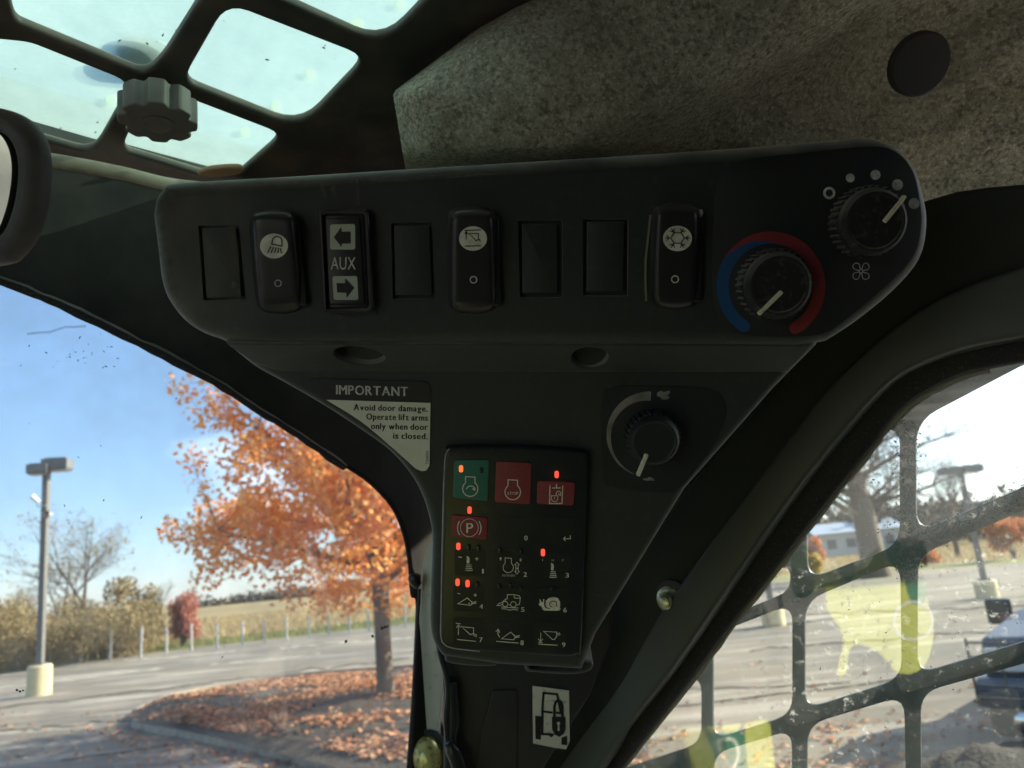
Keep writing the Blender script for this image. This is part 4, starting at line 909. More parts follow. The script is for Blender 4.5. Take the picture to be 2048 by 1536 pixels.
# ================================================================== OUTSIDE
def sheet(name, pts, z, m, kind='structure', thick=None):
    me = curve_mesh([[(p[0], p[1]) for p in pts]], 0)
    for v in me.vertices: v.co.z = 0
    bm = bmesh.new(); bm.from_mesh(me); bmesh.ops.recalc_face_normals(bm, faces=bm.faces)
    for f in bm.faces:
        if f.normal.z < 0: f.normal_flip()
    bm.to_mesh(me); bm.free(); me.name = name
    return tag(link(name, me, m, None, Matrix.Translation((0, 0, z))), kind=kind)
m_field = mat('dry_field', (.26, .19, .085), .95, var=[(.35, (.12, .13, .035), .8, .4, .62), (3, (.34, .27, .13), .7), (.05, (.16, .12, .06), .7)], bump=(6, .4, .1))
sheet('ground', [(-900, -300), (900, -300), (900, 1200), (-900, 1200)], 0, m_field)
m_verge = mat('verge_grass', (.15, .17, .05), .95, var=[(1.5, (.26, .22, .09), .8, .42, .62), (12, (.06, .09, .02), .7)], bump=(20, .5, .03))
L1 = [G(x, y) for x, y in ((-500, 1440), (-200, 1390), (0, 1348), (150, 1326), (330, 1303), (500, 1284), (640, 1268), (830, 1247), (1100, 1218), (1400, 1180), (1700, 1150), (1900, 1137), (2150, 1118))]
m_lot = mat('worn_asphalt', (.195, .168, .125), .9, var=[(.22, (.10, .095, .085), .75, .42, .62), (.8, (.40, .37, .31), .7, .5, .66, (.30, 1.6, 1)), (40, (.09, .085, .075), .6, .45, .7), (2.2, (.07, .068, .06), .5, .6, .72, (.3, 1.8, 1))], bump=(60, .5, .01))
lot = [tuple(p[:2]) for p in L1] + [(90, 70), (90, -60), (-90, -60), (-70, 8)]
sheet('parking_lot', lot, .006, m_lot)
vg = [tuple(p[:2]) for p in L1]; vg2 = []
for p in L1[::-1]:
    q = Vector(p[:2]); q = q * (1 + 6.0 / q.length); vg2.append(tuple(q))
sheet('grass_verge', vg + vg2, .003, m_verge)
PG = Plane(Vector((0, 0, 0)), (1, 0, 0), (0, 1, 0))
def worn(name, col, amt, sc_, lo, hi):
    m = bpy.data.materials.new(name); m.use_nodes = True; t = m.node_tree; t.nodes.clear()
    o = nn(t, 'ShaderNodeOutputMaterial'); d = nn(t, 'ShaderNodeBsdfDiffuse'); d.inputs[0].default_value = (*col, 1); tr = nn(t, 'ShaderNodeBsdfTransparent'); mx = nn(t, 'ShaderNodeMixShader')
    c = nn(t, 'ShaderNodeTexCoord'); n = nn(t, 'ShaderNodeTexNoise'); n.inputs['Scale'].default_value = sc_; n.inputs['Detail'].default_value = 6; r = nn(t, 'ShaderNodeMapRange'); r.inputs[1].default_value = lo; r.inputs[2].default_value = hi; r.inputs[4].default_value = amt
    t.links.new(c.outputs['Object'], n.inputs[0]); t.links.new(n.outputs[0], r.inputs[0]); t.links.new(r.outputs[0], mx.inputs[0]); t.links.new(tr.outputs[0], mx.inputs[1]); t.links.new(d.outputs[0], mx.inputs[2]); t.links.new(mx.outputs[0], o.inputs[0]); return m
m_line = worn('faded_white_paint', (.62, .60, .52), .5, 2.2, .42, .6); m_crack = worn('tar_filled_crack', (.035, .033, .03), .9, 6, .3, .5)
for k, l in enumerate([[(-200, 1396), (0, 1375), (120, 1362), (235, 1346), (330, 1336)], [(-200, 1418), (0, 1396), (60, 1389)], [(250, 1322), (370, 1312), (470, 1302)], [(420, 1330), (560, 1316), (640, 1306)], [(560, 1296), (700, 1284), (820, 1276)]]):
    o = ribbon('faded_line', PG, [l], 5, .011 + .0005 * k, m_line); tag(o, kind='structure')
rc_ = random.Random(8)
for k, (x0_, y0_, x1_, y1_) in enumerate([(-100, 1428, 430, 1362), (0, 1462, 260, 1440), (430, 1362, 820, 1316), (120, 1520, 420, 1480), (1280, 1420, 2060, 1330), (1500, 1300, 2060, 1255), (1330, 1380, 1700, 1365), (1600, 1230, 2060, 1212)]):
    pts_ = [(x0_ + (x1_ - x0_) * i / 14 + rc_.gauss(0, 3), y0_ + (y1_ - y0_) * i / 14 + rc_.gauss(0, 1.6)) for i in range(15)]
    o = ribbon('asphalt_crack', PG, [pts_], 1.8, .015 + .0005 * k, m_crack); tag(o, kind='structure')
# leaf clouds -------------------------------------------------------------------
def cards(name, C, size, m, parent=None, tilt=None, kind=None, aspect=.7, M=None):
    C = np.asarray(C, float); n = len(C)
    s = rng.uniform(size[0], size[1], n)
    a = rng.normal(size=(n, 3))
    if tilt == 'up': a = np.stack([rng.normal(0, .35, n), rng.normal(0, .35, n), np.ones(n)], 1)
    if tilt == 'blade': a = np.stack([rng.normal(0, 1, n), rng.normal(0, 1, n), rng.normal(0, .15, n)], 1)
    a /= np.linalg.norm(a, axis=1)[:, None]
    b = rng.normal(size=(n, 3))
    if tilt == 'blade': b = np.stack([rng.normal(0, .22, n), rng.normal(0, .22, n), np.ones(n)], 1)
    u = b - (a * b).sum(1)[:, None] * a; u /= np.linalg.norm(u, axis=1)[:, None]; v = np.cross(a, u)
    if aspect < .3: pass
    us, vs_ = u * s[:, None], v * (s * aspect)[:, None]
    # leaf: a bent diamond of two triangles
    P = np.stack([C - us, C + vs_ + a * (s * .25)[:, None], C + us, C - vs_ + a * (s * .25)[:, None]], 1).reshape(-1, 3)
    me = bpy.data.meshes.new(name); me.vertices.add(4 * n); me.vertices.foreach_set('co', P.ravel())
    me.loops.add(4 * n); me.loops.foreach_set('vertex_index', np.arange(4 * n, dtype=np.int32)); me.polygons.add(n)
    me.polygons.foreach_set('loop_start', np.arange(0, 4 * n, 4, dtype=np.int32)); me.polygons.foreach_set('loop_total', np.full(n, 4, dtype=np.int32))
    me.update(); me.validate()
    o = link(name, me, m, parent, M)
    if kind: o['kind'] = kind
    return o
def blobs(centers, radii, n):
    centers = np.asarray(centers, float); radii = np.asarray(radii, float)
    if radii.ndim == 1: radii = np.repeat(radii[:, None], 3, 1)
    w = radii.prod(1) ** .8; idx = rng.choice(len(centers), n, p=w / w.sum())
    d = rng.normal(size=(n, 3)); d /= np.linalg.norm(d, axis=1)[:, None]; r_ = rng.uniform(0, 1, n) ** .45
    return centers[idx] + d * radii[idx] * r_[:, None]
def tree_mesh(mb, base, h, r0, nlev, spread, seed, first=.35, up=.5, nb=(3, 5), sides=6, lf=.62, trunk_sway=.06):
    rd = random.Random(seed); tips = []
    def br(p, d, L, r_, lev):
        n = 4; pts = [p]; rr = [r_]
        q = p
        for i in range(n):
            d = (d + Vector((rd.gauss(0, trunk_sway), rd.gauss(0, trunk_sway), rd.gauss(0, trunk_sway) + up * .06 * (lev > 0)))).normalized()
            q = q + d * L / n; pts.append(q); rr.append(r_ * (1 - .62 * (i + 1) / n) + .001)
        mb.tube(pts, rr, max(3, sides - lev), False)
        if lev >= nlev: tips.append(q); tips.append(pts[2]); return
        k = rd.randint(*nb)
        for i in range(k):
            t = first + (1 - first) * (i + rd.random()) / k if lev == 0 else .3 + .7 * (i + rd.random()) / k
            j = min(n - 1, int(t * n)); f = t * n - j; s = pts[j].lerp(pts[j + 1], f)
            az = rd.random() * 6.28; tl = R(rd.uniform(*spread)); a = d.orthogonal().normalized(); b = d.cross(a)
            nd = d * math.cos(tl) + (a * math.cos(az) + b * math.sin(az)) * math.sin(tl)
            nd = (nd + Vector((0, 0, up * .35))).normalized()
            br(s, nd, L * lf * rd.uniform(.75, 1.1), rr[j] * .6, lev + 1)
        br(q, d, L * .5, rr[-1] * .9, lev + 1)
    br(Vector(base), Vector((0, 0, 1)), h, r0, 0)
    return tips
m_bark = mat('grey_brown_bark', (.18, .15, .115), .9, var=[(6, (.20, .165, .125), .7, .4, .65, (4, 4, .6)), (30, (.06, .05, .04), .6)], bump=(25, .8, .03))
m_twig = mat('bare_twigs', (.11, .085, .07), .9)
m_maple = mat('orange_maple_leaf', (.5, .2, .05), .7, spec=.3, island=[(.84, .30, .08), (.90, .40, .11), (.92, .48, .15), (.90, .54, .19), (.94, .66, .30), (.78, .30, .09), (.90, .42, .12)], trans=.5)
# maple on the planting bed
mt = G(773, 1408, .15); D = mt.length
tr = thing('maple_tree', mt, 'orange autumn maple on the leaf covered island', 'tree')
mb = MB(); k_ = 13.1 / 1607
trunk = [mt + Vector((0, 0, -.05)), mt + Vector((0, 0, .35)), mt + Vector((.0, 0, 1.0)), mt + Vector((.01, 0, 1.7)), mt + Vector((0, .05, 2.3))]
mb.tube(trunk, [.165, .135, .125, .13, .12], 12)
cr0 = mt + Vector((.25, .1, 0)); rd = random.Random(5); tipsM = []
for i in range(17):
    az = i * 2.4 + rd.uniform(-.3, .3); hz = rd.uniform(1.75, 2.6) if i < 11 else rd.uniform(2.6, 3.5)
    el = R(rd.uniform(-8, 34) if i < 9 else rd.uniform(35, 75)); L = rd.uniform(2.1, 3.0) if i < 9 else rd.uniform(2.2, 3.4)
    p = mt + Vector((0, 0, hz)); d = Vector((math.cos(az) * math.cos(el), math.sin(az) * math.cos(el), math.sin(el)))
    pts = [p]; rr = [.055]
    for j in range(6):
        d = (d + Vector((rd.gauss(0, .1), rd.gauss(0, .1), rd.gauss(0, .07)))).normalized(); p = p + d * L / 6; pts.append(p); rr.append(.055 * (1 - j / 6.5))
        if j >= 1:
            for _ in range(3):
                e = (d + Vector((rd.gauss(0, .7), rd.gauss(0, .7), rd.gauss(0, .45)))).normalized(); l2 = rd.uniform(.5, 1.15); q = p + e * l2
                mb.tube([p, p + e * l2 * .5 + Vector((0, 0, .04)), q], [.018, .012, .004], 4, False); tipsM += [q, p + e * l2 * .6]
                for _ in range(2):
                    e2 = (e + Vector((rd.gauss(0, .6), rd.gauss(0, .6), rd.gauss(0, .4)))).normalized(); q2 = q + e2 * .45
                    mb.tube([q, q2], [.006, .003], 3, False); tipsM.append(q2)
    mb.tube(pts, rr, 6, False)
mb.tube([mt + Vector((0, .05, 2.2)), mt + Vector((.1, .1, 3.6)), mt + Vector((0, .0, 5.4)), mt + Vector((.1, 0, 7))], [.12, .09, .05, .02], 8, False)
mb.build('trunk', m_bark, tr)
# fuller crown above
T = np.array([tuple(t) for t in tipsM])
extra = []
for _ in range(420):
    zz = rng.uniform(1.6, 7.2); rmax = 2.75 * math.sin(math.pi * min(1, max(0.05, (zz - .6) / 7.5))) ** .55
    a = rng.uniform(0, 6.28); r_ = rmax * rng.uniform(.25, 1) ** .6
    extra.append((mt.x + .45 + r_ * math.cos(a), mt.y + r_ * math.sin(a), zz))
T = np.vstack([T, np.array(extra)])
C = blobs(T, np.full(len(T), .28), 52000); C = C[C[:, 2] > 1.5]
o = cards('crown', C, (.030, .062), m_maple, tr, kind='stuff')
# island with mulch, fallen leaves, kerb
is_far = [(262, 1436), (300, 1415), (340, 1400), (400, 1386), (520, 1366), (640, 1352), (760, 1344), (900, 1336), (1300, 1340)]
is_near = [(262, 1440), (300, 1448), (360, 1458), (460, 1480), (560, 1504), (680, 1536), (800, 1572), (1000, 1640), (1300, 1760)]
m_mulch = mat('dark_mulch', (.050, .042, .034), .95, var=[(4, (.10, .085, .065), .7), (40, (.03, .027, .024), .7)], bump=[(30, .9, .04), (6, .6, .05)])
isl = [G(x, y, .13) for x, y in is_far] + [G(x, y, .13) for x, y in is_near[::-1]]
mb = MB(); Pn = [G(x, y, .14) for x, y in smooth(is_near, 3, False)]; Pf = [G(x, y, .12) for x, y in smooth(is_far, 3, False)]
NI, NJ = len(Pn), 16; V = []; Fc = []; m_ = min(len(Pn), len(Pf))
for i in range(m_):
    for j in range(NJ + 1):
        t = j / NJ; p = Pn[i].lerp(Pf[i], t); wdt = (Pf[i] - Pn[i]).length
        z = .13 + min(.16, wdt * .04) * math.sin(math.pi * t) ** .8 + .05 * noise.noise(p * 1.5) * math.sin(math.pi * t)
        V.append((p.x, p.y, z))
for i in range(m_ - 1):
    for j in range(NJ): a = i * (NJ + 1) + j; Fc.append((a, a + NJ + 1, a + NJ + 2, a + 1))
bed = mesh_from('planting_bed', V, Fc, m_mulch, None, None, True); tag(bed, kind='structure')
bm = bmesh.new(); bm.from_mesh(bed.data)
for f in bm.faces:
    if f.normal.z < 0: f.normal_flip()
bm.to_mesh(bed.data); bm.free()
def kerb(name, px_pts, label, inward, width=.17, h=.15, seg=None, group='concrete kerb stones round the tree island'):
    P = [G(x, y, 0) for x, y in px_pts]
    pts = [Vector(q) for q in smooth([tuple(p) for p in P], 6, False)]
    V = []; Fc = []
    for i, p in enumerate(pts):
        t = (pts[min(i + 1, len(pts) - 1)] - pts[max(i - 1, 0)]).normalized(); n = Vector((-t.y, t.x, 0)) * inward
        for off, z in ((0, -.02), (0.01, h - .02), (.03, h), (width, h), (width, -.02)):
            V.append(p + n * off + ZZ * z)
    for i in range(len(pts) - 1):
        for k in range(4): a = i * 5 + k; Fc.append((a, a + 5, a + 6, a + 1))
    Fc.append((0, 1, 2, 3, 4)); b = (len(pts) - 1) * 5; Fc.append((b + 4, b + 3, b + 2, b + 1, b))
    o = mesh_from(name, V, Fc, mat('kerb_concrete', (.48, .42, .33), .9, var=[(8, (.22, .19, .15), .7), (60, (.16, .14, .12), .5)], bump=(80, .4, .01)), None, None, True, 30)
    return tag(o, kind='structure')
kn_near = [(x, y + 14) for x, y in is_near]
kerb('kerb', [(x, y + 18) for x, y in is_near], 'kerb', 1)
kerb('kerb', [(x, y + 2) for x, y in is_far], 'kerb', -1)
m_fallen = mat('fallen_leaf', (.4, .2, .1), .8, island=[(.34, .14, .07), (.45, .22, .11), (.55, .32, .17), (.28, .10, .06), (.60, .40, .24), (.40, .17, .09)], trans=.2)
me = bed.data; co = [v.co.copy() for v in me.vertices]; C = []
while len(C) < 13000:
    i = rd.randrange(m_ - 1); j = rd.randrange(1, NJ); a = i * (NJ + 1) + j
    s, t = rd.random(), rd.random(); p = co[a].lerp(co[a + NJ + 1], s).lerp(co[a + 1].lerp(co[a + NJ + 2], s), t)
    ar = (co[a] - co[a + NJ + 1]).length * (co[a] - co[a + 1]).length
    if rd.random() > ar * 2.2: continue
    dens = noise.noise(Vector((p.x * .55, p.y * .8, 5))) + .45 * (j / NJ) - .05
    if rd.random() < max(.04, min(1, .12 + dens * 2.0)): C.append((p.x, p.y, p.z + .02 + rd.random() * .015))
cards('fallen_leaves', C, (.025, .06), m_fallen, None, 'up', 'stuff')
C = []
for _ in range(9000):
    x = rd.uniform(-60, 820); y = rd.uniform(1425, 1560); p = G(x, y, .02)
    t = (x - 262) / 500.0; ky = 1450 + max(0, x - 262) * .2
    near = math.exp(-abs(y - ky - 22) / 16.0) if x > 200 else 0
    if rd.random() < .05 + .5 * near * (noise.noise(Vector((p.x * 2, p.y * 2, 0))) * .5 + .6): C.append((p.x, p.y, .02 + .01 * rd.random()))
for _ in range(5200):      # drifts on the lot to the right
    x = rd.uniform(1220, 2060); y = rd.uniform(1150, 1600); p = G(x, y, .02); n_ = noise.noise(Vector((p.x * .5, p.y * 1.3, 9)))
    ban = math.exp(-((y - (1475 - (x - 1400) * .05)) / 22) ** 2) + .9 * math.exp(-((y - 1535) / 26) ** 2)
    if rd.random() < .04 + ban * (.5 + n_): C.append((p.x, p.y, .02 + .01 * rd.random()))
cards('scattered_leaves', C, (.025, .055), m_fallen, None, 'up', 'stuff')
# marker posts -------------------------------------------------------------------
m_post = mat('grey_galvanised_post', (.55, .56, .54), .6, var=[(20, (.24, .23, .21), .6)])
post = [(33, 1339, 1288), (100, 1332, 1282), (160, 1326, 1277), (220, 1321, 1270), (280, 1316, 1264), (332, 1306, 1262), (382, 1302, 1255), (434, 1297, 1253), (485, 1291, 1249), (529, 1286, 1247), (573, 1281, 1240), (620, 1275, 1236), (658, 1270, 1233), (700, 1265, 1227), (738, 1263, 1224), (812, 1255, 1216)]
me = None
for k, (x, yb, yt) in enumerate(post):
    p = G(x, yb)
    if me is None:
        mb = MB(); mb.box((0, 0, .42), (.085, .012, .90)); mb.box((-.035, .022, .42), (.014, .034, .90)); mb.box((.035, .022, .42), (.014, .034, .90)); mb.box((0, .005, .88), (.10, .03, .03))
        o = mb.build('marker_post', m_post, sm=False); me = o.data
    else: o = bpy.data.objects.new('marker_post', me); COL.objects.link(o)
    o.location = p; o.rotation_euler = (R(rd.uniform(-2, 2)), R(rd.uniform(-2.5, 2.5)), rd.uniform(-.3, .3)); o.scale = (1, 1, ((yb - yt) / 1607 * p.length) / .88)
    if k == 0: lb = 'leftmost grey marker post at the edge of the left lot'
    elif k == 1: lb = 'grey marker post just right of the lamp pole foot'
    elif k == 15: lb = 'farthest marker post, standing right of the maple trunk'
    elif k == 14: lb = 'last marker post left of the maple trunk'
    elif k == 5: lb = 'marker post left of the red shrub foot'
    elif k == 6: lb = 'marker post standing in front of the red shrub'
    else: lb = '%s marker post from the left along the field edge' % ('', '', 'third', 'fourth', 'fifth', '', '', 'eighth', 'ninth', 'tenth', 'eleventh', 'twelfth', 'thirteenth', 'fourteenth')[k]
    tag(o, lb, 'post', 'marker posts along the field edge')
# grass, reeds, thickets -----------------------------------------------------------
m_reed = mat('tan_dry_grass', (.4, .3, .15), .9, island=[(.34, .25, .12), (.44, .34, .18), (.26, .19, .09), (.50, .41, .23), (.30, .24, .12)], trans=.3)
m_gr = mat('green_grass_blade', (.1, .14, .03), .9, island=[(.15, .19, .05), (.20, .22, .08), (.28, .25, .12), (.11, .15, .04)], trans=.3)
def edge_pts(n, off0, off1, i0, i1):
    out = []
    for _ in range(n):
        t = rng.uniform(i0, i1); i = int(t); f = t - i; p = L1[i].lerp(L1[min(i + 1, len(L1) - 1)], f); q = Vector((p.x, p.y, 0)); q = q * (1 + rng.uniform(off0, off1) / q.length); out.append(tuple(q))
    return np.array(out)
C = edge_pts(9000, .3, 5, 0, 7.99); C[:, 2] = .08; cards('verge_tufts', C, (.06, .16), m_gr, None, 'blade', 'stuff', .14)
C = edge_pts(26000, 4.5, 50, 3.5, 11.9); C[:, 2] = .12; cards('field_grass', C, (.08, .26), m_reed, None, 'blade', 'stuff', .12)
C = edge_pts(9000, 5, 14, 0, 4.2); C[:, 2] = .30; cards('reed_grass', C, (.15, .5), m_reed, None, 'blade', 'stuff', .10)
m_thick = mat('thicket_leaf', (.3, .22, .1), .9, island=[(.36, .26, .12), (.27, .20, .10), (.19, .15, .08), (.42, .32, .16), (.22, .20, .085), (.14, .12, .07)], trans=.3)
cc, rr = [], []
rt = random.Random(11)
for _ in range(95):
    x = rt.uniform(-420, 330); d_ = rt.uniform(37, 47)
    htop = 1185 + max(0, x - 150) ** 1.15 * .10 + rt.uniform(0, 60); q = atd(x, htop, d_); z = max(.5, q.z - .5)
    g = atd(x, htop, d_); cc.append((g.x, g.y, rt.uniform(.4, 1) * z)); rr.append((rt.uniform(.8, 1.5), rt.uniform(.8, 1.4), rt.uniform(.6, 1.0)))
C = blobs(cc, rr, 75000); C = C[C[:, 2] > .05]
cards('tan_thicket', C, (.035, .09), m_thick, None, None, 'stuff', .5)
C = blobs([(a, b, c * .8) for a, b, c in cc], [(a * 1.1, b * 1.1, c * 1.1) for a, b, c in rr], 9000); C = C[C[:, 2] > .1]
cards('thicket_stalks', C, (.12, .38), m_thick, None, 'blade', 'stuff', .05)
def shrub(name, x, ytop, w, dist, m, label, n=2500, size=(.05, .12), cat='shrub', dens=9, group=None, base=0.0):
    g = atd(x, 1200, dist); g.z = 0; topz = atd(x, ytop, dist).z; wd_ = w / 1607 * dist
    t_ = thing(name, g, label, cat, group); mbb = MB(); r3 = random.Random(int(x)); cs_, rs_ = [], []
    for _ in range(dens):
        cs_.append((g.x + r3.uniform(-.38, .38) * wd_, g.y + r3.uniform(-.3, .3) * wd_, base * topz + (1 - base) * topz * r3.uniform(.25, .8))); rs_.append((wd_ * .24, wd_ * .24, topz * .22 * (1 - base * .5)))
        mbb.tube([g, Vector(cs_[-1]).lerp(g, .5) + Vector((0, 0, .1)), Vector(cs_[-1])], [.03, .02, .008], 5, False)
    mbb.build('stems', m_twig, t_); C_ = blobs(cs_, rs_, n); C_ = C_[C_[:, 2] > .02]
    cards('foliage', C_, size, m, t_, kind='stuff')
    return t_
m_redl = mat('red_shrub_leaf', (.5, .06, .05), .8, island=[(.46, .16, .12), (.55, .24, .18), (.34, .12, .09), (.50, .30, .20)], trans=.4)
m_yel = mat('yellow_leaf', (.5, .35, .06), .8, island=[(.60, .42, .08), (.50, .32, .06), (.40, .34, .10), (.65, .36, .07)], trans=.4)
m_org = mat('orange_leaf', (.5, .2, .06), .8, island=[(.55, .18, .06), (.62, .26, .08), (.45, .14, .05), (.60, .32, .12)], trans=.4)
m_grnl = mat('dull_green_leaf', (.1, .1, .04), .8, island=[(.09, .10, .035), (.13, .12, .05), (.20, .16, .07), (.07, .075, .03)], trans=.3)
shrub('red_shrub', 364, 1180, 56, 40, m_redl, 'bright red shrub between the tan thicket and the field', 6500, (.03, .08), dens=16)
shrub('brown_shrub', 268, 1150, 90, 46, m_thick, 'tall brown shrub behind the right end of the tan thicket', 3500, (.05, .12))
# bare trees on the left
bt_ = G(160, 1262); bt_ = atd(160, 1250, 47); bt_.z = 0
tv = thing('bare_tree', bt_, 'nearly bare tree with a few brown leaves behind the thicket', 'tree')
mb = MB(); tips = tree_mesh(mb, bt_ + Vector((0, 0, 0)), 3.4, .17, 4, (32, 66), 4, first=.35, up=.5, nb=(3, 4), lf=.78); 
tips += tree_mesh(mb, bt_ + Vector((-1.2, .5, 0)), 2.9, .12, 4, (32, 66), 9, first=.35, up=.5, nb=(3, 4), lf=.8)
mb.build('trunk', m_twig, tv)
tp_ = np.array([tuple(t) for t in tips]); sel = tp_[(rng.uniform(0, 1, len(tp_)) < .22)]
cards('last_leaves', blobs(sel, np.full(len(sel), .28), 2200), (.03, .07), m_thick, tv, kind='stuff')
def bare(name, x, ytop, dist, seed, label, h0=.42, lev=4, r0=.15, sp=(20, 50), group=None, cat='tree'):
    g = atd(x, 1150, dist); g.z = 0; H_ = atd(x, ytop, dist).z; t_ = thing(name, g, label, cat, group); mbb = MB()
    tree_mesh(mbb, g, H_ * h0, r0, lev, sp, seed, nb=(3, 4), lf=.72); mbb.build('trunk', m_twig, t_); return t_
bare('distant_tree', 35, 1150, 70, 21, 'small bare grey tree above the left end of the thicket', lev=4)
bare('distant_tree', 322, 1150, 90, 22, 'faint bare tree left of the red shrub', lev=4)
m_far = mat('far_tree_line', (.07, .075, .06), .95, island=[(.10, .11, .10), (.15, .13, .10), (.18, .15, .12), (.08, .09, .085)])
cc, rr = [], []
for _ in range(120):
    x = rt.uniform(380, 1500); q = atd(x, 1190, 230); cc.append((q.x, q.y, rt.uniform(.2, 1.4))); rr.append((rt.uniform(3, 6), 4, rt.uniform(.8, 2.4)))
for _ in range(230):
    x = rt.uniform(1480, 2250); q = atd(x, 1070, rt.uniform(95, 150)); cc.append((q.x, q.y, rt.uniform(.5, 4.2))); rr.append((rt.uniform(2, 4), 3, rt.uniform(1.2, 2.8)))
cards('far_tree_line', blobs(cc, rr, 26000), (.25, .6), m_far, None, None, 'stuff', .7)
# lamp poles ------------------------------------------------------------------------
m_pole = mat('weathered_bronze_paint', (.115, .115, .11), .6, var=[(6, (.17, .165, .15), .6)])
m_ybase = mat('pale_yellow_base_paint', (.60, .53, .30), .8, var=[(7, (.46, .42, .28), .6), (30, (.38, .34, .22), .5, .55, .7)], bump=(40, .3, .01))
m_head = mat('lamp_head_metal', (.11, .115, .115), .5, var=[(4, (.18, .19, .185), .5)])
def lamp(x, yb, ybt, ytop, label, heads, rb_=.32, rp=.06, cam_=False, lean=0):
    g = G(x, yb); dist = math.hypot(g.x, g.y); hb = atd(x, ybt, dist).z; ht = atd(x + lean, ytop, dist).z
    t_ = thing('parking_lot_lamp', g, label, 'lamp post')
    V, Fc = lathe([(rb_, -.02), (rb_, hb - .03), (rb_ - .03, hb), (.0, hb)], 24); mesh_from('concrete_base', V, Fc, m_ybase, t_, Matrix.Translation(g), True, 40)
    mb = MB(); mb.box((0, 0, (ht + hb) / 2), (rp * 2, rp * 2, ht - hb)); mb.box((0, 0, hb + .02), (.26, .26, .04)); o_ = mb.build('pole', m_pole, t_, Matrix.Translation(g), sm=False)
    for (dx, dy, dz, sx, sy, sz, rz, rx) in heads:
        h_ = MB(); Mh = Matrix.Translation(g + Vector((dx, dy, ht + dz))) @ Matrix.Rotation(rz, 4, 'Z') @ Matrix.Rotation(rx, 4, 'Y')
        h_.box((0, 0, 0), (sx, sy, sz)); h_.box((0, 0, -sz * .55), (sx * .92, sy * .9, sz * .25)); h_.box((0, 0, sz * .55), (sx * .8, sy * .75, sz * .2))
        hh = h_.build('lamp_head', m_head, t_, Mh, sm=False)
        l_ = MB(); l_.box((0, 0, -sz * .70), (sx * .8, sy * .78, sz * .06)); l_.build('lens', mat('lamp_lens', (.5, .52, .5), .3), hh, Mh, sm=False)
    return t_, g, ht, dist
lp, g, ht, dist = lamp(78, 1391, 1330, 938, 'left lamp post with two box heads and a pale yellow base', [(-.16, -.1, .0, .50, .45, .22, .25, 0), (.22, .12, .12, .66, .50, .26, .15, .02)], .29, .075, lean=20)
# floodlight and loudspeaker on the pole
q = atd(92, 1000, dist - .1); mb = MB()
mb.tube([q + Vector((0, 0, -.15)), q + Vector((-.22, 0, -.16)), q + Vector((-.25, 0, -.05))], .015, 6); mb.build('camera_bracket', m_post, lp)
qc = atd(70, 998, dist - .1); mb = MB(); mb.tube([qc + Vector((-.06, -.05, .08)), qc + Vector((.06, .05, -.08))], [.075, .055], 12); mb.build('security_camera', mat('white_camera_plastic', (.75, .77, .78), .4), lp)
qh = atd(96, 1029, dist - .22); mb = MB(); mb.tube([qh + Vector((0, -.1, 0)), qh + Vector((0, .08, 0)), qh + Vector((0, .14, 0))], [.105, .05, .05], 16, False); mb.tube([qh + Vector((0, -.02, 0)), qh + Vector((0, .03, 0))], .03, 10); mb.build('horn_speaker', mat('grey_horn', (.40, .36, .32), .5), lp)
l2, g2, ht2, d2 = lamp(1976, 1196, 1160, 936, 'right lamp post with a T shaped double head beyond the side window', [(-.28, 0, 0, .55, .35, .16, 0, 0), (.30, 0, .0, .55, .35, .16, 0, 0)], .29, .06, lean=-30)
lamp(1549, 1252, 1205, 500, 'lamp post base glimpsed through the lower left screen openings', [(0, 0, 0, .5, .35, .16, 0, 0)], .28, .06)
# big tree beyond the side window
g = atd(1745, 1110, 42); g.z = 0
bg_ = thing('big_bare_tree', g, 'large bare tree with a thick trunk beyond the side window', 'tree')
mb = MB(); Hb = atd(1745, 860, 42).z
mb.tube([g + Vector((0, 0, -.1)), g + Vector((0, 0, 1)), g + Vector((-.05, 0, 3)), g + Vector((-.2, 0, Hb))], [.75, .58, .5, .26], 12)
tb = []
rdd = random.Random(3)
for k in range(26):
    hz = 1.8 + rdd.random() * (Hb - 2); az = k * 2.4 + rdd.random(); el = R(rdd.uniform(5, 50)); L = rdd.uniform(2.5, 5.5)
    p = g + Vector((0, 0, hz)); d = Vector((math.cos(az) * math.cos(el), math.sin(az) * math.cos(el), math.sin(el))); pts = [p]; rr_ = [.11]
    for j in range(6):
        d = (d + Vector((rdd.gauss(0, .14), rdd.gauss(0, .14), rdd.gauss(.05, .12)))).normalized(); p = p + d * L / 6; pts.append(p); rr_.append(.11 * (1 - j / 6.3))
        for _ in range(5):
            e = (d + Vector((rdd.gauss(0, .7), rdd.gauss(0, .7), rdd.gauss(.1, .5)))).normalized(); l2_ = rdd.uniform(.5, 1.3); q = p + e * l2_
            mb.tube([p, q], [.03, .010], 3, False)
            for _ in range(3):
                e2 = (e + Vector((rdd.gauss(0, .6), rdd.gauss(0, .6), rdd.gauss(0, .4)))).normalized(); mb.tube([q, q + e2 * .6], [.012, .006], 3, False)
    mb.tube(pts, rr_, 6, False)
mb.build('trunk', m_bark, bg_)
bare('distant_tree', 1925, 880, 60, 31, 'bare tree behind the T shaped lamp on the right', lev=5, r0=.2)
bare('distant_tree', 2060, 960, 80, 33, 'bare tree cut by the right picture edge', lev=4, r0=.25)
shrub('orange_shrub', 1638, 1062, 46, 60, m_org, 'orange shrub left of the big bare tree', 2600, (.07, .15))
shrub('yellow_shrub', 1622, 1092, 60, 44, m_yel, 'yellow shrub low beside the orange one', 2600, (.06, .13))
shrub('orange_shrub', 1866, 1086, 50, 50, m_org, 'red orange shrub between the two right posts', 2000, (.06, .13))
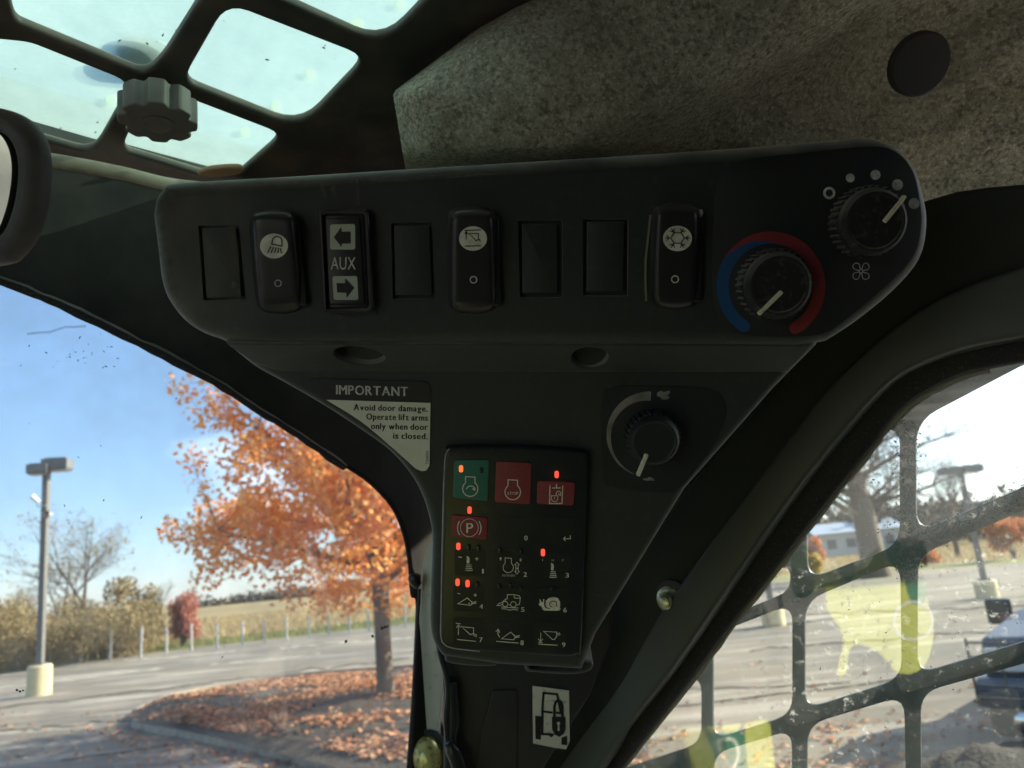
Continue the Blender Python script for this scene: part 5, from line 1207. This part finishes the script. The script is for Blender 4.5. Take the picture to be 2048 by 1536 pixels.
shrub('orange_shrub', 2050, 1030, 80, 50, m_org, 'tall orange shrub cut by the right picture edge', 3000, (.07, .14))
# low building far off
g = atd(1700, 1090, 95); g.z = 0
bd = thing('low_building', g, 'low pale building with a blue grey roof behind the big tree', 'building')
mb = MB(); mb.box((0, 0, 1.2), (9, 6, 2.4)); mb.build('wall', mat('pale_wall', (.45, .45, .42), .8), bd, Matrix.Translation(g), sm=False)
mb = MB(); V = [(-4.8, -3.3, 2.4), (4.8, -3.3, 2.4), (4.8, 3.3, 2.4), (-4.8, 3.3, 2.4), (-4.8, 0, 3.5), (4.8, 0, 3.5)]; mb.add(V, [(0, 1, 5, 4), (2, 3, 4, 5), (0, 4, 3), (1, 2, 5)]); mb.build('roof', mat('blue_grey_roof', (.26, .32, .40), .5), bd, Matrix.Translation(g), sm=False)
for dx in (-3, -1, 1, 3):
    mb = MB(); mb.box((dx, -3.03, 1.3), (.9, .06, .9)); mb.build('window', m_pole, bd, Matrix.Translation(g), sm=False)
# mulch heap, bottom right ------------------------------------------------------------
NXh, NYh = 60, 30; V = []; Fc = []; hc = G(2010, 1600); hx = Vector((1, .25, 0)).normalized(); hy = Vector((-hx.y, hx.x, 0))
for j in range(NYh + 1):
    for i in range(NXh + 1):
        a = (i / NXh * 2 - 1); b = (j / NYh * 2 - 1); p = hc + hx * a * 2.6 + hy * b * 1.1; r_ = math.sqrt(a * a + b * b)
        z = .36 * max(0, 1 - r_) ** .8 * (1 + .5 * noise.noise(p * 1.3)) + .05 * noise.noise(p * 9) + .03 * noise.noise(p * 22); V.append((p.x, p.y, max(-.02, z) if r_ < 1 else -.02))
for j in range(NYh):
    for i in range(NXh): a = j * (NXh + 1) + i; Fc.append((a, a + 1, a + NXh + 2, a + NXh + 1))
hp = mesh_from('mulch_heap', V, Fc, m_mulch, None, None, True)
tag(hp, 'heap of dark mulch in front of the blue pickup', 'mulch heap')
# pickup truck ---------------------------------------------------------------------------
m_blu = mat('blue_grey_car_paint', (.055, .07, .10), .45, coat=.15)
m_chr = mat('chrome', (.55, .56, .55), .15, metal=1.0)
m_tan = mat('tan_lower_paint', (.30, .22, .15), .4)
tg = G(1985, 1470, .18) + Vector((math.sin(R(45)), -math.cos(R(45)), 0)) * 1.9; TM = Matrix.Translation(Vector((tg.x, tg.y, 0))) @ Matrix.Rotation(R(45), 4, 'Z')
pk = thing('pickup_truck', (tg.x, tg.y, 0), 'dark blue grey pickup truck with a front rack at the right picture edge', 'pickup truck', rz=R(45))
def prism(prof, y0, y1, taper=0):   # prof in (x,z), extruded along y
    n = len(prof); V = [(x, y0, z) for x, z in prof] + [(x, y1, z) for x, z in prof]
    return V, [tuple(range(n)), tuple(range(2 * n - 1, n - 1, -1))] + [(i, i + n, (i + 1) % n + n, (i + 1) % n) for i in range(n)]
def tpart(name, V, F_, m, par=None, bev=.0):
    o_ = mesh_from(name, V, F_, m, par or pk, TM)
    if bev:
        md = o_.modifiers.new('bevel', 'BEVEL'); md.width = bev; md.segments = 3; md.limit_method = 'ANGLE'
    bm_ = bmesh.new(); bm_.from_mesh(o_.data); bmesh.ops.recalc_face_normals(bm_, faces=bm_.faces); bm_.to_mesh(o_.data); bm_.free()
    return o_
tpart('body', *prism([(.15, .42), (.12, .80), (.20, .98), (1.35, 1.10), (5.3, 1.10), (5.35, .45), (4.7, .42), (4.62, .65), (4.45, .80), (4.1, .80), (3.92, .65), (3.85, .42), (1.5, .42), (1.42, .65), (1.25, .80), (.92, .80), (.76, .65), (.7, .42)], -.02, 1.9), m_blu, bev=.05)
tpart('cab', *prism([(1.35, 1.08), (1.95, 1.72), (3.1, 1.75), (3.35, 1.08)], .12, 1.76), m_blu, bev=.05)
tpart('windscreen', *prism([(1.36, 1.12), (1.90, 1.66), (1.88, 1.68), (1.32, 1.13)], .22, 1.66), m_ledoff)
for yy, tx in ((.105, 0), (1.765, 0)): tpart('side_glass', *prism([(1.6, 1.14), (2.02, 1.64), (3.0, 1.66), (3.15, 1.14)], yy, yy + .01), m_ledoff)
tpart('bumper', *prism([(-.08, .42), (-.10, .60), (.0, .66), (.16, .66), (.16, .42)], -.06, 1.94), m_blu, bev=.03)
tpart('lower_valance', *prism([(-.02, .18), (-.04, .42), (.16, .42), (.10, .18)], .0, 1.88), m_tan, bev=.02)
gr = tpart('grille', *prism([(.08, .66), (.10, .92), (.14, .92), (.14, .66)], .42, 1.46), m_ledoff)
for k in range(5): mb = MB(); mb.box((.07, .94, .69 + k * .052), (.02, 1.06, .014)); o_ = mb.build('grille_bar', m_chr, gr, TM, sm=False)
for yy in (.2, 1.68): mb = MB(); mb.box((.10, yy, .80), (.06, .34, .20)); mb.build('headlight', mat('headlight_lens', (.6, .62, .6), .15), pk, TM, sm=False)
mb = MB()
for z in (.52, .62, .74, .86, .98): mb.tube([(-.15, -.02, z), (-.18, .3, z), (-.18, 1.6, z), (-.15, 1.9, z)], .010, 6)
for yy in (-.02, .25, .6, 1.3, 1.65, 1.9): mb.tube([(-.17, yy, .45), (-.17, yy, 1.02)], .011, 6)
mb.tube([(-.24, -.02, .5), (.05, -.02, .5)], .02, 6); mb.tube([(-.24, 1.9, .5), (.05, 1.9, .5)], .02, 6)
mb.build('front_rack', m_steel, pk, TM)
for xx in (1.08, 4.28):
    for yy in (.0, 1.66):
        V, Fc = lathe([(.20, 0), (.34, .0), (.37, .03), (.37, .20), (.34, .23), (.22, .23), (.20, .20), (.02, .18)], 28)
        MW = TM @ Matrix.Translation((xx, yy + .24, .37)) @ Matrix.Rotation(R(90), 4, 'X'); w_ = mesh_from('wheel', V, Fc, m_rubber, pk, MW, True, 35)
        V, Fc = lathe([(.20, .19), (.18, .22), (.10, .20), (.05, .23)], 20); mesh_from('rim', V, Fc, m_chr, w_, MW, True, 35)
lf_ = MB(); V, Fc = lathe([(.10, 0), (.10, .05), (.07, .07)], 20)
for yy in (.30, 1.58): mesh_from('fog_lamp', V, Fc, m_chr, pk, TM @ Matrix.Translation((-.03, yy, .31)) @ Matrix.Rotation(R(-90), 4, 'Y'), True, 35)
for yy in (-.20, 2.08):
    mb = MB(); mb.box((1.55, yy, 1.08), (.10, .24, .26)); mi_ = mb.build('door_mirror', m_ledoff, pk, TM, sm=False); md = mi_.modifiers.new('b', 'BEVEL'); md.width = .03; md.segments = 3
    mb = MB(); mb.box((1.55, yy * .75 + .2, 1.01), (.05, .3, .04)); mb.build('mirror_arm', m_ledoff, mi_, TM, sm=False)
    mb = MB(); mb.box((1.49, yy - .05, 1.02), (.02, .12, .05)); mb.build('indicator', m_redl, mi_, TM, sm=False)
print('TRIS', sum(len(o.data.loop_triangles) if not o.data.calc_loop_triangles() else 0 for o in sc.objects if o.type == 'MESH'))
